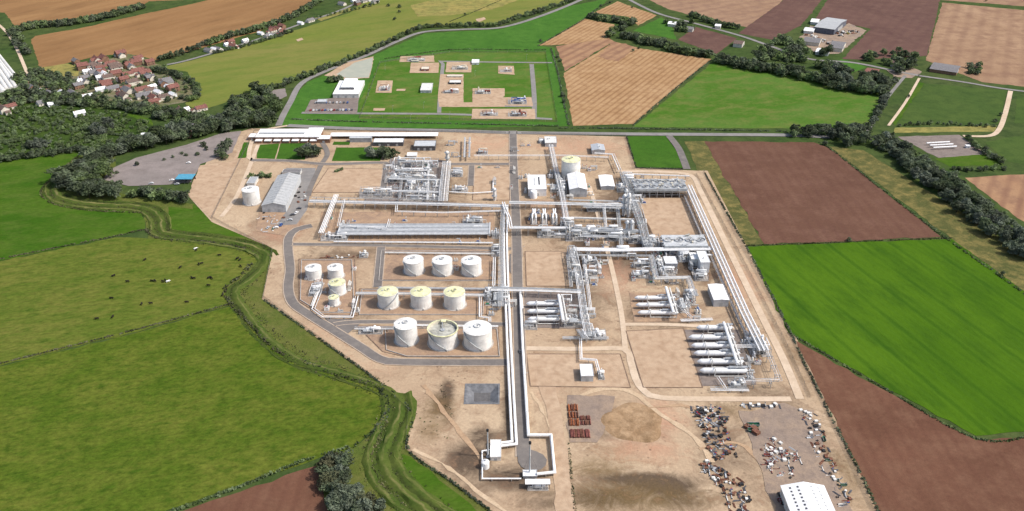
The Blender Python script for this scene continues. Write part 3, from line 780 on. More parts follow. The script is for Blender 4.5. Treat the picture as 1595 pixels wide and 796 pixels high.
def walls(w, d, h, rise=0.0, along='y'):
    mb = MB(); e = .22
    if rise and along == 'y':
        vs = [(0,0,0),(w,0,0),(w,0,h-e),(w/2,0,h+rise-e),(0,0,h-e)]
        vs = vs + [(x,d,z) for x,_,z in vs]
        mb.add(vs, [(0,1,2,3,4),(5,9,8,7,6),(0,4,9,5),(1,6,7,2)])
    elif rise:
        vs = [(w,0,0),(w,d,0),(w,d,h-e),(w,d/2,h+rise-e),(w,0,h-e)]
        vs = vs + [(0,y,z) for _,y,z in vs]
        mb.add(vs, [(0,1,2,3,4),(5,9,8,7,6),(0,4,9,5),(1,6,7,2)])
    else: mb.box(0,0,0,w,d,h-.05)
    return mb
def building(name, label, xl, xr, yb, ye, yk, wall='m_white', roof='m_white', shape='flat', rise=None, cat='building', doors=1, vents=0, wins=0, group=None, skylights=0):
    a, w, d, h = place(xl, xr, yb, ye, yk)
    th = thing(name, label, cat, a, SITE, group)
    if shape == 'flat':
        walls(w, d, h).obj('wall', wall, th)
        mb = MB(); mb.box(-.25,-.25,h-.04,w+.25,d+.25,h+.25); rf = mb.obj('roof', roof, th)
        mb = MB()
        for (x0,y0,x1,y1) in ((-.25,-.25,w+.25,.0),(-.25,d,w+.25,d+.25),(-.25,0,0,d),(w,0,w+.25,d)): mb.box(x0,y0,h+.25,x1,y1,h+.5)
        mb.obj('parapet', wall, rf)
        ztop = lambda x, y: h+.25
    else:
        al = 'y' if shape == 'gable' else 'x'
        rs = rise if rise is not None else 0.18*(w if al == 'y' else d)
        walls(w, d, h, rs, al).obj('wall', wall, th)
        rf = roof_gable(w, d, h, rs, .35, al).obj('roof', roof, th)
        ztop = (lambda x, y: h+rs*(1-abs(x-w/2)/(w/2))) if al == 'y' else (lambda x, y: h+rs*(1-abs(y-d/2)/(d/2)))
        mb = MB()
        if al == 'y': mb.box(w/2-.25,-.36,h+rs-.05,w/2+.25,d+.36,h+rs+.12)
        else: mb.box(-.36,d/2-.25,h+rs-.05,w+.36,d/2+.25,h+rs+.12)
        mb.obj('ridge', roof, rf)
    for i in range(doors):
        x = w*(i+.7)/(doors+.4); dw = min(2.2, w*.25); dh = min(3.2, h*.62)
        mb = MB(); mb.box(x-dw/2,-.09,0,x+dw/2,-.003,dh); dr = mb.obj('door', 'm_grey', th)
    for i in range(wins):
        x = w*(i+.5)/wins; mb = MB(); mb.box(x-.7,-.07,h*.4,x+.7,-.003,h*.4+1.2); mb.obj('window', 'm_glass', th)
    rnd = random.Random(int(xl*3+yb))
    for i in range(vents):
        x = w*rnd.uniform(.2,.8); y = d*rnd.uniform(.15,.85); mb = MB(); z = ztop(x,y)
        mb.box(x-.5,y-.5,z-.3,x+.5,y+.5,z+.7); mb.cyl((x,y,z+.7),(x,y,z+1.3),.25,.25,8); mb.obj('roof_vent', 'm_lightgrey', rf)
    return th, w, d, h
B = building
# --- workshops and offices on the north side of the terminal
th, w, d, h = B('office_block', 'long white office block with bay-notched roof along the terminal entrance road', 398, 497, 221, 214, 201, 'm_brick', 'm_white', wins=14, doors=3)
for i in range(7):
    x = w*(i+.1)/7; mb = MB(); mb.box(x,-5.2,h*.55,x+w/7-2.2,-.02,h*.55+.4); mb.obj('lower_roof', 'm_white', th)
    mb = MB(); mb.box(x+.3,-5.0,0,x+w/7-2.6,-.1,h*.55-.003); mb.obj('bay', 'm_brick', th)
mb = MB(); mb.box(2,d*.35,h+.253,w-16,d*.5,h+.9); mb.obj('roof_light', 'm_grey', th)
mb = MB(); mb.box(w-14,-1,h+.26,w+1,d+1,h+1.1); mb.obj('raised_roof', 'm_white', th)
B('annex', 'low white annex at the left end of the long white office block', 387, 398, 219, 214, 208, 'm_brick', 'm_white')
B('annex', 'white flat-roofed annex between the long office block and the white canopy', 494, 514, 223, 217, 211, 'm_brick', 'm_white')
def canopy(label, xl, xr, yb, ye, yk, posts, roof='m_white', name='canopy'):
    a, w, d, h = place(xl, xr, yb, ye, yk)
    th = thing(name, label, 'canopy', a, SITE)
    mb = MB(); mb.box(0,0,h-.4,w,d,h); mb.obj('roof', roof, th)
    pm = MB(); pm.box(-.15,-.15,0,.15,.15,h-.4); m = pm.mesh('post', 'm_steel_dark')
    for i in range(posts):
        for y in (.5, d-.5): link('post', m, th, (.5+(w-1)*i/(posts-1), y, 0))
    mb = MB(); mb.box(.4,d-.3,0,w-.4,d-.12,h-.41); mb.obj('back_wall', 'm_brick', th)
    return th, w, d, h
canopy('long white vehicle canopy immediately behind the low white blocks', 514, 682, 217, 212, 206.5, 14)
B('store_building', 'small white-grey store in front of the long vehicle canopy', 545, 579, 222, 215.5, 212.5, 'm_grey', 'm_lightgrey')
B('store_building', 'bright white flat-roofed store beside the dark round trees', 582, 628, 228, 222, 216, 'm_steel_dark', 'm_white', doors=3)
B('store_building', 'grey-roofed open store right of the bright white store', 645, 678, 235, 228, 219.5, 'm_steel_dark', 'm_lightgrey', doors=3)
B('switch_house', 'tiny white switch house below the grey-roofed open store', 634, 649, 247, 243, 238, 'm_offwhite', 'm_white')
B('control_building', 'grey-white square building at the head of the pipe rack by the public road', 849, 867, 229, 223, 213, 'm_lightgrey', 'm_offwhite', vents=2)
B('metering_house', 'grey metering house north of the white pipe elbow', 922, 942, 241, 234, 225, 'm_lightgrey', 'm_alu', 'gable', 1.2, vents=1)
B('compressor_house', 'white square compressor house with dark roof slots left of the rack', 823, 851, 306, 295, 273, 'm_white', 'm_white', vents=0)
a, w, d, h = place(823, 851, 306, 295, 273)
cb = bpy.data.objects['compressor_house']
mb = MB(); mb.box(w*.58,d*.3,h+.26,w*.66,d*.85,h+.34); mb.obj('roof_slot', 'm_black', cb)
for i in range(6): mb = MB(); mb.box(w*.32,d*(.3+.09*i),h+.26,w*.42,d*(.34+.09*i),h+.5); mb.obj('roof_vent', 'm_grey', cb)
mb = MB(); mb.lathe([(3.2,0),(3.2,h*.8),(2.6,h*.98),(.05,h*1.05)], 16, (w*.28,-2.6)); mb.obj('intake_silencer', 'm_white', cb, True)
B('process_hall', 'tall white gabled hall in front of the yellow-capped tank', 887, 914, 307, 295, 271, 'm_lightgrey', 'm_white', 'gable', 2.2)
B('switch_house', 'bright white rectangular switch house right of the tall gabled hall', 936, 957, 296, 290, 273, 'm_lightgrey', 'm_white', 'gable', .7)
th, w, d, h = B('workshop', 'long grey gabled workshop shed with ribbed sheet roof beside the domed tank', 409, 446, 331, 320, 273, 'm_lightgrey', 'm_roof_sheet', 'gable', 2.6, doors=2)
for i in range(12):
    for s in (0, 1):
        y = d*(i+.5)/12; mb = MB(); x0 = .02*w if s == 0 else .52*w; x1 = x0+.46*w
        z = lambda x: h+2.6*(1-abs(x-w/2)/(w/2))+.02
        mb.add([(x0,y-.12,z(x0)),(x1,y-.12,z(x1)),(x1,y+.12,z(x1)),(x0,y+.12,z(x0)),(x0,y-.12,z(x0)+.15),(x1,y-.12,z(x1)+.15),(x1,y+.12,z(x1)+.15),(x0,y+.12,z(x0)+.15)],
               [(4,5,6,7),(0,1,5,4),(1,2,6,5),(2,3,7,6),(3,0,4,7)]); mb.obj('roof_rib', 'm_galv', th)
B('plant_room', 'small dark-roofed plant room behind the domed white tank', 385, 397, 291, 286, 276, 'm_offwhite', 'm_grey')
B('store_building', 'dark grey flat store behind the long grey workshop', 440, 468, 273, 269, 264, 'm_offwhite', 'm_roof_grey')
B('substation', 'grey and white substation beside the pipe bridge end, south of the pale road', 905, 924, 595, 586, 568, 'm_lightgrey', 'm_white')
B('switch_house', 'bright white box building beside the slim vent stack at the southern pipe end', 764, 780, 718, 712, 686, 'm_offwhite', 'm_white')
B('switch_house', 'bright white long switch house in the gravel left of the long eastern rack', 1111, 1134, 478, 467, 443, 'm_lightgrey', 'm_white', 'gable', .5)
B('control_cabin', 'grey-white cabin beneath the fan cooler deck', 1036, 1055, 417, 411, 400, 'm_lightgrey', 'm_white')
B('turbine_hall', 'tall bright white turbine enclosure with black intake left of the long eastern rack', 1090, 1104, 425, 409, 392, 'm_white', 'm_white', vents=1)
B('turbine_enclosure', 'small white turbine enclosure touching the tall white turbine enclosure', 1076, 1086, 415, 404, 394, 'm_offwhite', 'm_white', vents=2)
th, w, d, h = canopy('white launcher canopy at the turning area at the southern end', 818, 857, 763, 754, 746, 4)
B('valve_house', 'grey-white valve house under the vent stack by the turning area', 815, 836, 746, 742, 733, 'm_lightgrey', 'm_white')
th, w, d, h = canopy('blue-roofed open shelter at the edge of the empty car park', 274, 300, 287, 279, 271, 5, 'm_roof_blue', 'shelter')
# big white storage shed, lower right
def shed():
    hb = 6.5; a = P(1219, 757, hb); b = P(1285, 757, hb); w = b.x-a.x; L = 46
    th = thing('storage_shed', 'large white storage shed with dotted rooflights in the laydown yard', 'building', (a.x-.4, a.y-L, 0), SITE)
    walls(w, L, hb, 2.6, 'y').obj('wall', 'm_offwhite', th)
    rf = roof_gable(w, L, hb, 2.6, .4, 'y').obj('roof', 'm_white', th)
    for fx in (.17, .34, .66, .83):
        for i in range(17):
            y = L-2.5-2.5*i; x = w*fx; sl = 2.6/(w/2)*(1 if fx < .5 else -1); z = hb+2.6*(1-abs(x-w/2)/(w/2))
            hw = .5; mb = MB()
            vs = [(x-hw,y-.6,z-sl*hw),(x+hw,y-.6,z+sl*hw),(x+hw,y+.6,z+sl*hw),(x-hw,y+.6,z-sl*hw)]
            mb.add([(p[0],p[1],p[2]+.02) for p in vs]+[(p[0],p[1],p[2]+.1) for p in vs], [(4,5,6,7),(0,1,5,4),(1,2,6,5),(2,3,7,6),(3,0,4,7)])
            mb.obj('rooflight', 'm_steel_dark' if fx < .5 else 'm_grey', rf)
    for i in range(10):
        y = L*(i+.5)/10; mb = MB(); mb.box(-.12,y-.1,0,-.003,y+.1,hb-.3); mb.obj('wall_rib', 'm_lightgrey', th)
    mb = MB(); mb.box(w*.3,L+.003,0,w*.7,L+.1,4.6); mb.obj('door', 'm_grey', th)
shed()
# --- second compound
th, w, d, h = B('reception_hall', 'white main hall with raised roof in the second compound', 519, 559, 153, 147, 126, 'm_offwhite', 'm_white', doors=3)
mb = MB(); mb.box(w*.22,d*.32,h+.26,w*.74,d*.98,h+3.4); mb.obj('raised_roof', 'm_white', th)
mb = MB(); mb.box(w*.2,d*.3,h+.9,w*.76,d*.31,h+2.6); mb.obj('clerestory', 'm_steel_dark', th)
B('control_cabin', 'grey-white square cabin by the pipe track in the second compound', 655, 672, 145, 141, 130, 'm_lightgrey', 'm_offwhite', doors=2)
for (xl,xr,yb,ye,yk,lab,wl,rf) in (
    (656,668,111,108,104,'small rust-walled valve hut on the upper gravel plot of the second compound','m_redbrown','m_cream'),
    (700,718,132,129,125,'low dark-fronted shed on the central gravel plot of the second compound','m_black','m_offwhite'),
    (697,720,121,119,117,'flat pale slab building behind the dark-fronted shed','m_offwhite','m_cream'),
    (494,508,162,159,155,'small grey gatehouse in the second compound car park','m_grey','m_lightgrey'),
    (641,652,97,95,92,'small cream cabin on the top gravel plot of the second compound','m_offwhite','m_cream'),
    (735,746,101,98,93,'white twin-tank cabin on the compound road','m_white','m_white')):
    B('compound_hut', lab, xl, xr, yb, ye, yk, wl, rf, cat='hut')

# --- barn and farm buildings at the top right: footprint given by its corners
def quad_building(name, label, corners, h, rise, wall, roof, cat='building', bays=0):
    c = [P(x, y, h) for x, y in corners]           # left, back, right, front corners of the eaves
    o = c[3]; e1 = c[2]-c[3]; e2 = c[0]-c[3]
    L1, L2 = e1.length, e2.length
    rz = math.atan2(e1.y, e1.x)
    th = thing(name, label, cat, (o.x, o.y, 0), rz)
    walls(L1, L2, h, rise, 'y').obj('wall', wall, th)
    roof_gable(L1, L2, h, rise, .5, 'y').obj('roof', roof, th)
    for i in range(bays):
        y = L2*(i+.5)/bays; mb = MB(); mb.box(-.1,y-.15,0,-.003,y+.15,h-.3); mb.obj('wall_post', 'm_steel_dark', th)
    mb = MB(); mb.box(L1*.3,-.1,0,L1*.7,-.003,h*.7); mb.obj('door', 'm_grey', th)
quad_building('barn', 'big grey-roofed barn standing alone on the brown field edge', [(1270,41),(1288,28),(1319,31),(1300,46)], 8, 2.5, 'm_slate_dark', 'm_roof_sheet', bays=6)
for lab, q, hh, wl, rf in (
    ('white lean-to store left of the big grey-roofed barn', [(1252,48),(1256,43),(1270,44),(1267,49)], 4, 'm_offwhite', 'm_white'),
    ('small white outbuilding behind the big grey-roofed barn', [(1264,33),(1268,28),(1277,30),(1274,35)], 4, 'm_offwhite', 'm_white'),
    ('grey-roofed farmhouse below the big barn', [(1251,65),(1256,58),(1280,60),(1276,67)], 5, 'm_render', 'm_roof_grey'),
    ('grey tiled farm range in front of the farmhouse', [(1295,72),(1300,62),(1318,66),(1312,76)], 5, 'm_render', 'm_roof_grey'),
    ('white caravan-like outbuilding beside the farm trees', [(1271,80),(1276,75),(1294,77),(1290,83)], 4, 'm_offwhite', 'm_white'),
    ('red-tiled farmhouse hidden in the tree belt', [(1345,117),(1352,104),(1370,108),(1362,121)], 5, 'm_brick', 'm_roof_red'),
    ('brown cottage among trees above the lane junction', [(1390,96),(1395,92),(1404,94),(1400,99)], 5, 'm_render', 'm_roof_brown'),
    ('long dark barn at the lane corner by the stubble', [(1448,108),(1456,99),(1496,103),(1490,113)], 4, 'm_brick', 'm_roof_grey'),
    ('white bungalow among trees by the far lane', [(1042,36),(1046,33),(1055,34),(1052,38)], 4, 'm_render', 'm_white'),
    ('pale cottage in the trees near the small ploughed field', [(1068,44),(1072,40),(1082,42),(1079,46)], 4, 'm_render', 'm_roof_grey'),
    ('red-roofed cottage by the far right tree belt', [(1145,66),(1150,62),(1160,64),(1156,69)], 5, 'm_render', 'm_roof_brown'),
    ('white cottage at the lane bend below the hedge', [(1114,40),(1117,37),(1124,38),(1122,41)], 4, 'm_render', 'm_white')):
    quad_building('farm_building', lab, q, hh, hh*.4, wl, rf)
quad_building('farm_building', 'dark grey barn in the wood left of the terminal', [(275,204),(282,190),(302,192),(296,206)], 6, 2, 'm_brick', 'm_roof_grey')
quad_building('farm_building', 'white hut on the green clearing in the left wood', [(224,208),(226,205),(233,206),(232,210)], 3, 1, 'm_white', 'm_white')

# --- polytunnels at the far left edge
for i, (p0, p1, w) in enumerate((((-14,74),(24,122),8), ((-16,88),(18,138),15), ((-40,96),(2,144),12))):
    a, b = P(*p0), P(*p1); e = a-b; L = e.length; rz = math.atan2(e.y, e.x)-math.pi/2
    th = thing('polytunnel', ('narrow white polytunnel block beside the pale farm track', 'wide white polytunnel block at the left picture edge', 'lowest white polytunnel block cut by the left picture edge')[i], 'polytunnel', b, rz)
    n = max(1, round(w/5)); ww = w/n
    for k in range(n):
        mb = MB(); A = 8
        vs = [(-w/2+k*ww+ww/2-ww*.49*math.cos(math.pi*j/A), y, 2.2*math.sin(math.pi*j/A)) for y in (0, L) for j in range(A+1)]
        mb.add(vs, [(j,j+1,A+2+j,A+1+j)[::-1] for j in range(A)]+[tuple(range(A+1)), tuple(range(2*A+1,A,-1))]); mb.obj('tunnel_cover', 'm_offwhite', th)

# --- village houses
def house_proto(kind, wall, roof, w, d, h, ell=False):
    th = thing('house', 'x', 'house')
    walls(w, d, h, d*.38, 'x').obj('wall', wall, th)
    rf = roof_gable(w, d, h, d*.38, .35, 'x').obj('roof', roof, th)
    mb = MB(); mb.box(w*.86-.4,d/2-.4,h+d*.2,w*.86+.4,d/2+.4,h+d*.38+1.1); mb.obj('chimney', 'm_brick', rf)
    for x in (.2, .75):
        for z in ((.9,) if h < 4 else (.9, 3.4)):
            mb = MB(); mb.box(w*x-.6,-.06,z,w*x+.6,-.003,z+1.2); mb.obj('window', 'm_glass', th)
    mb = MB(); mb.box(w*.48-.5,-.07,0,w*.48+.5,-.003,2.1); mb.obj('door', 'm_timber', th)
    if ell:
        g = walls(5, 5, 2.6, 1.4, 'y'); g.v = [(x-5.2, y+1, z) for x, y, z in g.v]; g.obj('garage', wall, th)
        g = roof_gable(5, 5, 2.6, 1.4, .25, 'y'); g.v = [(x-5.2, y+1, z) for x, y, z in g.v]; g.obj('garage_roof', roof, th)
    return th
HP = [house_proto('a', 'm_brick', 'm_roof_red', 11, 8, 4.8), house_proto('b', 'm_render', 'm_roof_red', 13, 8, 3.2, True), house_proto('c', 'm_render', 'm_roof_brown', 12, 8, 4.6, True),
      house_proto('d', 'm_brick', 'm_roof_grey', 11, 8, 4.8), house_proto('e', 'm_render', 'm_roof_grey', 14, 8, 3.0), house_proto('f', 'm_white', 'm_white', 10, 6, 3.0)]
KL = ['red-tiled brick house', 'red-tiled cream bungalow with garage', 'brown-roofed rendered house with garage', 'grey-roofed brick house', 'grey-roofed rendered bungalow', 'small all-white chalet']
used = set()
def house(k, px, py, rz, where, group, sc=1.0):
    p = P(px, py); lab = KL[k] + ' ' + where
    if k not in used:
        used.add(k); o = HP[k]; o.location = p; o.rotation_euler = (0,0,rz); o.scale = (sc,sc,sc); o['label'] = lab; o['group'] = group
    else: copy_tree(HP[k], p, rz, sc, lab, group)
VA = ang((100, 130), (250, 100))
rv = random.Random(11)
VILLAGE = [(1,160,97),(0,172,95),(0,185,91),(4,196,89),(1,210,96),(0,222,98),(2,150,103),(0,138,106),(1,165,106),(2,182,105),(0,196,108),(4,214,107),(0,230,103),(3,128,100),(5,132,117),(4,158,113),(2,176,113),(0,190,116),(1,206,116),
           (4,160,122),(5,150,126),(4,142,130),(3,128,128),(1,172,128),(0,188,130),(1,200,136),(4,182,138),(5,162,140),(2,214,130),(3,232,128),(4,250,132),(3,262,136),(2,240,142),(4,212,146),(1,198,152),(2,206,156),(4,232,148),(5,256,148),(1,250,156),(0,246,160),(5,278,151),
           (5,72,146),(4,86,150),(3,60,142),(5,104,148),(4,124,150),(5,142,151),(4,60,166),(5,76,168),(1,8,174),(2,18,176),(5,132,177),(5,282,177),(2,292,178),(1,306,176),(0,264,146),(4,268,130),(3,116,140),(1,154,94),(1,178,100),(0,204,102),(2,144,110),(1,220,112),(5,168,118),(4,198,122),(1,222,120),(5,240,136),(2,176,122),(0,152,119),(5,114,133),(1,226,140),(5,220,152),(0,172,134),(5,270,140),(4,244,124),(1,190,143),(5,136,123),(2,262,152)]
for k, x, y in VILLAGE:
    g = 'houses of the village left of the terminal'
    where = ('at the upper end of the village' if y < 112 else 'in the middle of the village' if y < 142 else 'at the near edge of the village') + (' on its left side' if x < 150 else ' on its right side' if x > 205 else ' at its centre')
    house(k, x+rv.uniform(-2,2), y+rv.uniform(-1,1), VA+rv.choice((0,math.pi/2,math.pi))+rv.uniform(-.15,.15), where, g, rv.uniform(.9,1.15))
for k, x, y in ((5,352,73),(0,358,71),(1,364,70),(5,340,79),(4,334,81),(1,372,74),(5,380,67),(4,348,79)):
    house(k, x, y, LA+rv.choice((0,math.pi/2)), 'in the roadside hamlet below the long stubble field', 'houses of the roadside hamlet', .9)
for k, x, y in ((5,412,54),(1,422,52),(0,432,49),(1,440,47),(0,446,44),(5,426,58),(4,416,60),(1,438,55),(5,474,38),(4,481,36)):
    house(k, x, y, LA+rv.choice((0,math.pi/2)), 'in the hamlet beside the lane above the olive pasture', 'houses of the lane hamlet', .9)
for k, x, y in ((4,540,8),(5,550,4),(3,556,9),(4,566,5),(5,575,3),(3,560,1),(4,583,6)):
    house(k, x, y, LA+rv.choice((0,math.pi/2)), 'at the lane end by the top picture edge', 'houses at the top edge', .9)
for i in range(len(HP)):
    if i not in used: bpy.data.objects.remove(HP[i])

# ================================================================== TANKS
plain('m_deck', (0.44, 0.43, 0.37, 1), 0.7, 0.2, var=0.25, scale=0.35)
def tank(label, cx, yb, yrim, wpx, roof='cone', rim_mat='m_tank', roof_mat='m_tank', stair=1):
    fr = P(cx, yb); r = mpp(fr)*wpx/2; r = mpp(fr+Vector((0,r,0)))*wpx/2
    h = height_for(fr, yrim)
    th = thing('storage_tank', label, 'tank', (fr.x, fr.y+r, 0))
    mb = MB(); mb.lathe([(r+1.1,.0),(r+1.1,.5),(r,.5)], 40); mb.obj('plinth', 'm_concrete', th)
    mb = MB(); mb.lathe([(r,.5),(r,h)], 48); sh = mb.obj('shell', 'm_tank', th, True)
    n = max(3, int(h/2.2))
    for i in range(1, n): mb = MB(); z = .5+(h-.5)*i/n; mb.lathe([(r,z-.05),(r+.05,z-.04),(r+.05,z+.04),(r,z+.05)], 48); mb.obj('course_seam', 'm_offwhite', sh)
    if roof == 'float':
        mb = MB(); mb.lathe([(r-.05,h-1.9),(.02,h-1.6)], 48); rf = mb.obj('floating_roof', 'm_deck', th)
        mb = MB(); mb.lathe([(r-.06,h-1.9),(r-.06,h)], 48); mb.f = [f[::-1] for f in mb.f]; mb.obj('inner_shell', 'm_cream', th)
        mb = MB(); mb.lathe([(r+.02,h-.5),(r+.7,h-.4),(r+.7,h+.15),(r-.1,h+.15),(r-.1,h-.2)], 48); mb.obj('wind_girder', rim_mat, th)
        mb = MB(); mb.lathe([(1.6,h-1.7),(1.6,h-.9),(.03,h-.8)], 16, (0, 0)); mb.obj('centre_hatch', 'm_grey', rf)
        mb = MB(); mb.tube([(-r*.1,r*.9,h+.3),(0,0,h-.9)], .3, 6); mb.obj('rolling_ladder', 'm_galv', th)
        mb = MB(); mb.box(-1.6,r*.72,h+.2,1.6,r*1.04,h+.55); mb.obj('gauge_walkway', 'm_yellow_pale', th)
    else:
        rise = r*.14
        mb = MB(); mb.lathe([(r+.05,h-.15),(r+.1,h+.02),(r*.85,h+rise*.3),(r*.5,h+rise*.75),(r*.2,h+rise*.96),(.02,h+rise)], 48); rf = mb.obj('roof', roof_mat, th, True)
        mb = MB(); mb.lathe([(r+.12,h-.3),(r+.16,h-.25),(r+.16,h+.05),(r+.02,h+.05)], 48); mb.obj('rim_angle', rim_mat, th)
        mb = MB(); mb.lathe([(r*.26,h+rise*.85),(r*.26,h+rise+.55),(r*.2,h+rise+.6),(r*.19,h+rise*.95)], 24); mb.obj('roof_ring', 'm_yellow_pale' if roof_mat == 'm_yellow_pale' else 'm_lightgrey', rf, True)
        mb = MB(); mb.cyl((0,0,h+rise-.1),(0,0,h+rise+.9),.45,.45,10); mb.obj('vent', 'm_grey', rf)
        mb = MB(); mb.box(-r*.5-.4,-r*.1-.4,h+rise*.5,-r*.5+.4,-r*.1+.4,h+rise*.5+.9); mb.obj('roof_hatch', 'm_lightgrey', rf)
    # rim handrail
    mb = MB(); N = 40
    mb.tube([((r+.1)*math.cos(2*math.pi*i/N),(r+.1)*math.sin(2*math.pi*i/N),h+1.1) for i in range(N+1)], .05, 4)
    for i in range(0, N, 2):
        a = 2*math.pi*i/N; mb.cyl(((r+.1)*math.cos(a),(r+.1)*math.sin(a),h),((r+.1)*math.cos(a),(r+.1)*math.sin(a),h+1.1),.04,.04,4)
    mb.obj('handrail', 'm_galv', th)
    # spiral stair across the near face
    if stair:
        s0, s1 = (-.65*math.pi, -.12*math.pi) if stair == 1 else (-.36*math.pi, -.88*math.pi)
        mb = MB(); N = 26; pts = []
        for i in range(N+1):
            t = i/N; a = s0+(s1-s0)*t; z = .4+(h-.4)*t
            pts.append((a, z))
        for (a0,z0),(a1,z1) in zip(pts, pts[1:]):
            vs = [((r+q)*math.cos(a),(r+q)*math.sin(a),z+zz) for a,z in ((a0,z0),(a1,z1)) for q in (.06,.95) for zz in (0,.22)]
            mb.add(vs, [(0,2,6,4),(1,5,7,3),(2,3,7,6),(0,4,5,1)])
        st = mb.obj('spiral_stair', 'm_grey', th)
        mb = MB(); mb.tube([((r+.95)*math.cos(a),(r+.95)*math.sin(a),z+1.1) for a,z in pts], .05, 4); mb.obj('stair_rail', 'm_galv', st)
    mb = MB(); mb.cyl((r*.3,-r*.95,1.2),(r*.34,-r*.95-1.4,1.2),.4,.4,8); mb.obj('nozzle', 'm_offwhite', th)
    return th
tank('white storage tank at the left end of the back tank row', 643.5, 430.5, 411.5, 31, stair=2)
tank('white storage tank in the middle of the back tank row', 688.5, 431.5, 412.5, 31, stair=2)
tank('white storage tank at the right end of the back tank row', 734, 432, 413, 31, stair=2)
tank('yellow-roofed tank at the left end of the middle tank row', 603.5, 483, 462, 32, roof_mat='m_yellow_pale')
tank('yellow-roofed tank in the middle of the middle tank row', 655, 483.5, 462.5, 32, roof_mat='m_yellow_pale', stair=0)
tank('yellow-roofed tank at the right end of the middle tank row', 707.5, 484, 463, 33, roof_mat='m_yellow_pale', stair=0)
tank('tall narrow white tank at the left of the front tank row', 631.4, 540.5, 514, 35, stair=2)
tank('open floating-roof tank with yellow rim in the front tank row', 689, 547.5, 524, 45, 'float', 'm_yellow_pale', stair=2)
tank('big white tank with closed roof at the right of the front tank row', 743.6, 548, 523, 44, stair=2)
tank('small white tank at the back left of the small tank group', 487, 437.5, 423, 25, stair=0)
tank('small white tank behind the small yellow-topped tank', 521.5, 436.5, 422, 24, stair=0)
tank('small yellow-topped tank in the small tank group', 524.5, 461.5, 446, 25.5, roof_mat='m_yellow_pale', stair=2)
tank('tiny yellow-topped tank, nearest of the small tank group', 519.5, 478, 467, 16.5, roof_mat='m_yellow_pale', stair=0)
tank('big white domed tank left of the long grey workshop', 389.5, 321, 300, 26, stair=0)
tank('white tank with yellowish cap behind the tall gabled hall', 889.5, 281, 254, 29, roof_mat='m_yellow_pale', stair=0)

def bund(label, px, h=.9):
    th = thing('bund_wall', label, 'wall')
    pts = [P(*p) for p in px]
    for i in range(len(pts)):
        a, b = pts[i], pts[(i+1) % len(pts)]; d = (b-a).normalized(); n = Vector((-d.y, d.x, 0))*.25
        mb = MB(); mb.prism([a+n-d*.25, a-n-d*.25, b-n-d*.26, b+n-d*.26], 0, h+.002*i); mb.obj('wall_run', 'm_concrete', th)
bund('concrete bund wall round the back tank row', [(594,391),(770,393),(772,438),(590,438)])
bund('concrete bund wall round the yellow-roofed tank row', [(564,452),(754,454),(752,491),(560,491)])
bund('concrete bund wall round the front tank row', [(600,512),(774,513),(778,556),(634,556),(602,546)])
bund('low bund wall round the small tank group', [(470,406),(548,406),(552,488),(500,488),(468,468)])

# ================================================================== PIPE RACKS AND PIPELINES
def trestle_mesh(w, h, mat):
    mb = MB(); c = .16
    for x in (-w/2, w/2): mb.box(x-c,-c,0,x+c,c,h)
    mb.box(-w/2-.5,-c*.9,h,w/2+.5,c*.9,h+.3)
    if h > 4: mb.box(-w/2+c,-c*.8,h*.6,w/2-c,c*.8,h*.6+.22)
    return mb.mesh('trestle', mat)
def rack(label, px, z, w, pipes, mat='m_offwhite', step=9.0, steel='m_galv', name='pipe_rack', seed=1, deck=False):
    """px = run of the rack as seen at height z; pipes = list of (sideways fraction, radius, extra height, material)"""
    pts = [P(x, y, z) for x, y in px]
    o = Vector((pts[0].x, pts[0].y, 0))
    th = thing(name, label, 'pipe rack' if name == 'pipe_rack' else 'pipeline', o)
    pts = [p-o for p in pts]
    for (fr, r, dz, m) in pipes:
        q = offset_path(pts, fr*w/2)
        mb = MB(); mb.tube([Vector((p.x,p.y,z+.3+r+dz)) for p in q], r, 8); mb.obj('pipe', m or mat, th, True)
    if deck:
        for s in (-1, 1):
            q = offset_path(pts, s*w*.5); mb = MB(); mb.tube([Vector((p.x,p.y,z+.15)) for p in q], .2, 4); mb.obj('side_beam', steel, th)
    tm = trestle_mesh(w, z, steel)
    for a, b in zip(pts, pts[1:]):
        L = (b-a).length; k = max(1, round(L/step)); rz = math.atan2(b.y-a.y, b.x-a.x)-math.pi/2
        for i in range(k):
            p = a.lerp(b, (i+.5)/k); link('trestle', tm, th, (p.x,p.y,0), rz)
    return th
def std(n, r, seed, mat=None):
    rd = random.Random(seed); out = []
    for i in range(n):
        f = -0.92+1.84*i/(n-1) if n > 1 else 0.0
        out.append((f, r*rd.uniform(.38,.85), 0.0, mat or rd.choice(('m_white','m_white','m_offwhite','m_alu','m_lightgrey','m_galv'))))
    return out
wh = 'm_white'
rack('main east-west pipe rack along the upper edge of the cooler bank', [(482,314),(560,316),(690,319),(792,322)], 5, 5, std(6,.42,1))
rack('pipe rack continuing east past the white compressor house', [(793,316),(880,318),(985,320)], 5, 5, std(6,.42,2))
rack('north-south spine rack left of the main road, upper part', [(784,322),(781,380),(780,440),(780,478)], 5, 3.4, std(5,.34,3))
rack('short wide pipe rack rising from the main rack through the process block', [(696,252),(692,290),(690,314)], 6, 8, std(8,.42,4,))
rack('east-west pipe rack crossing the main road below the exchangers', [(800,355),(880,356),(1004,361)], 5, 5, std(5,.45,5))
rack('pipe rack crossing the main road at the middle tank row', [(764,451),(830,452),(905,455)], 5, 4.5, std(5,.45,6))
rack('pipe rack down the middle of the site to the lower exchangers', [(892,385),(900,420),(905,455),(910,490),(916,522)], 5, 5, std(6,.38,7))
rack('diagonal pipe rack from the white elbow to the fan coolers', [(970,268),(984,310),(1000,352),(1008,382)], 6, 6, std(6,.5,8), deck=True)
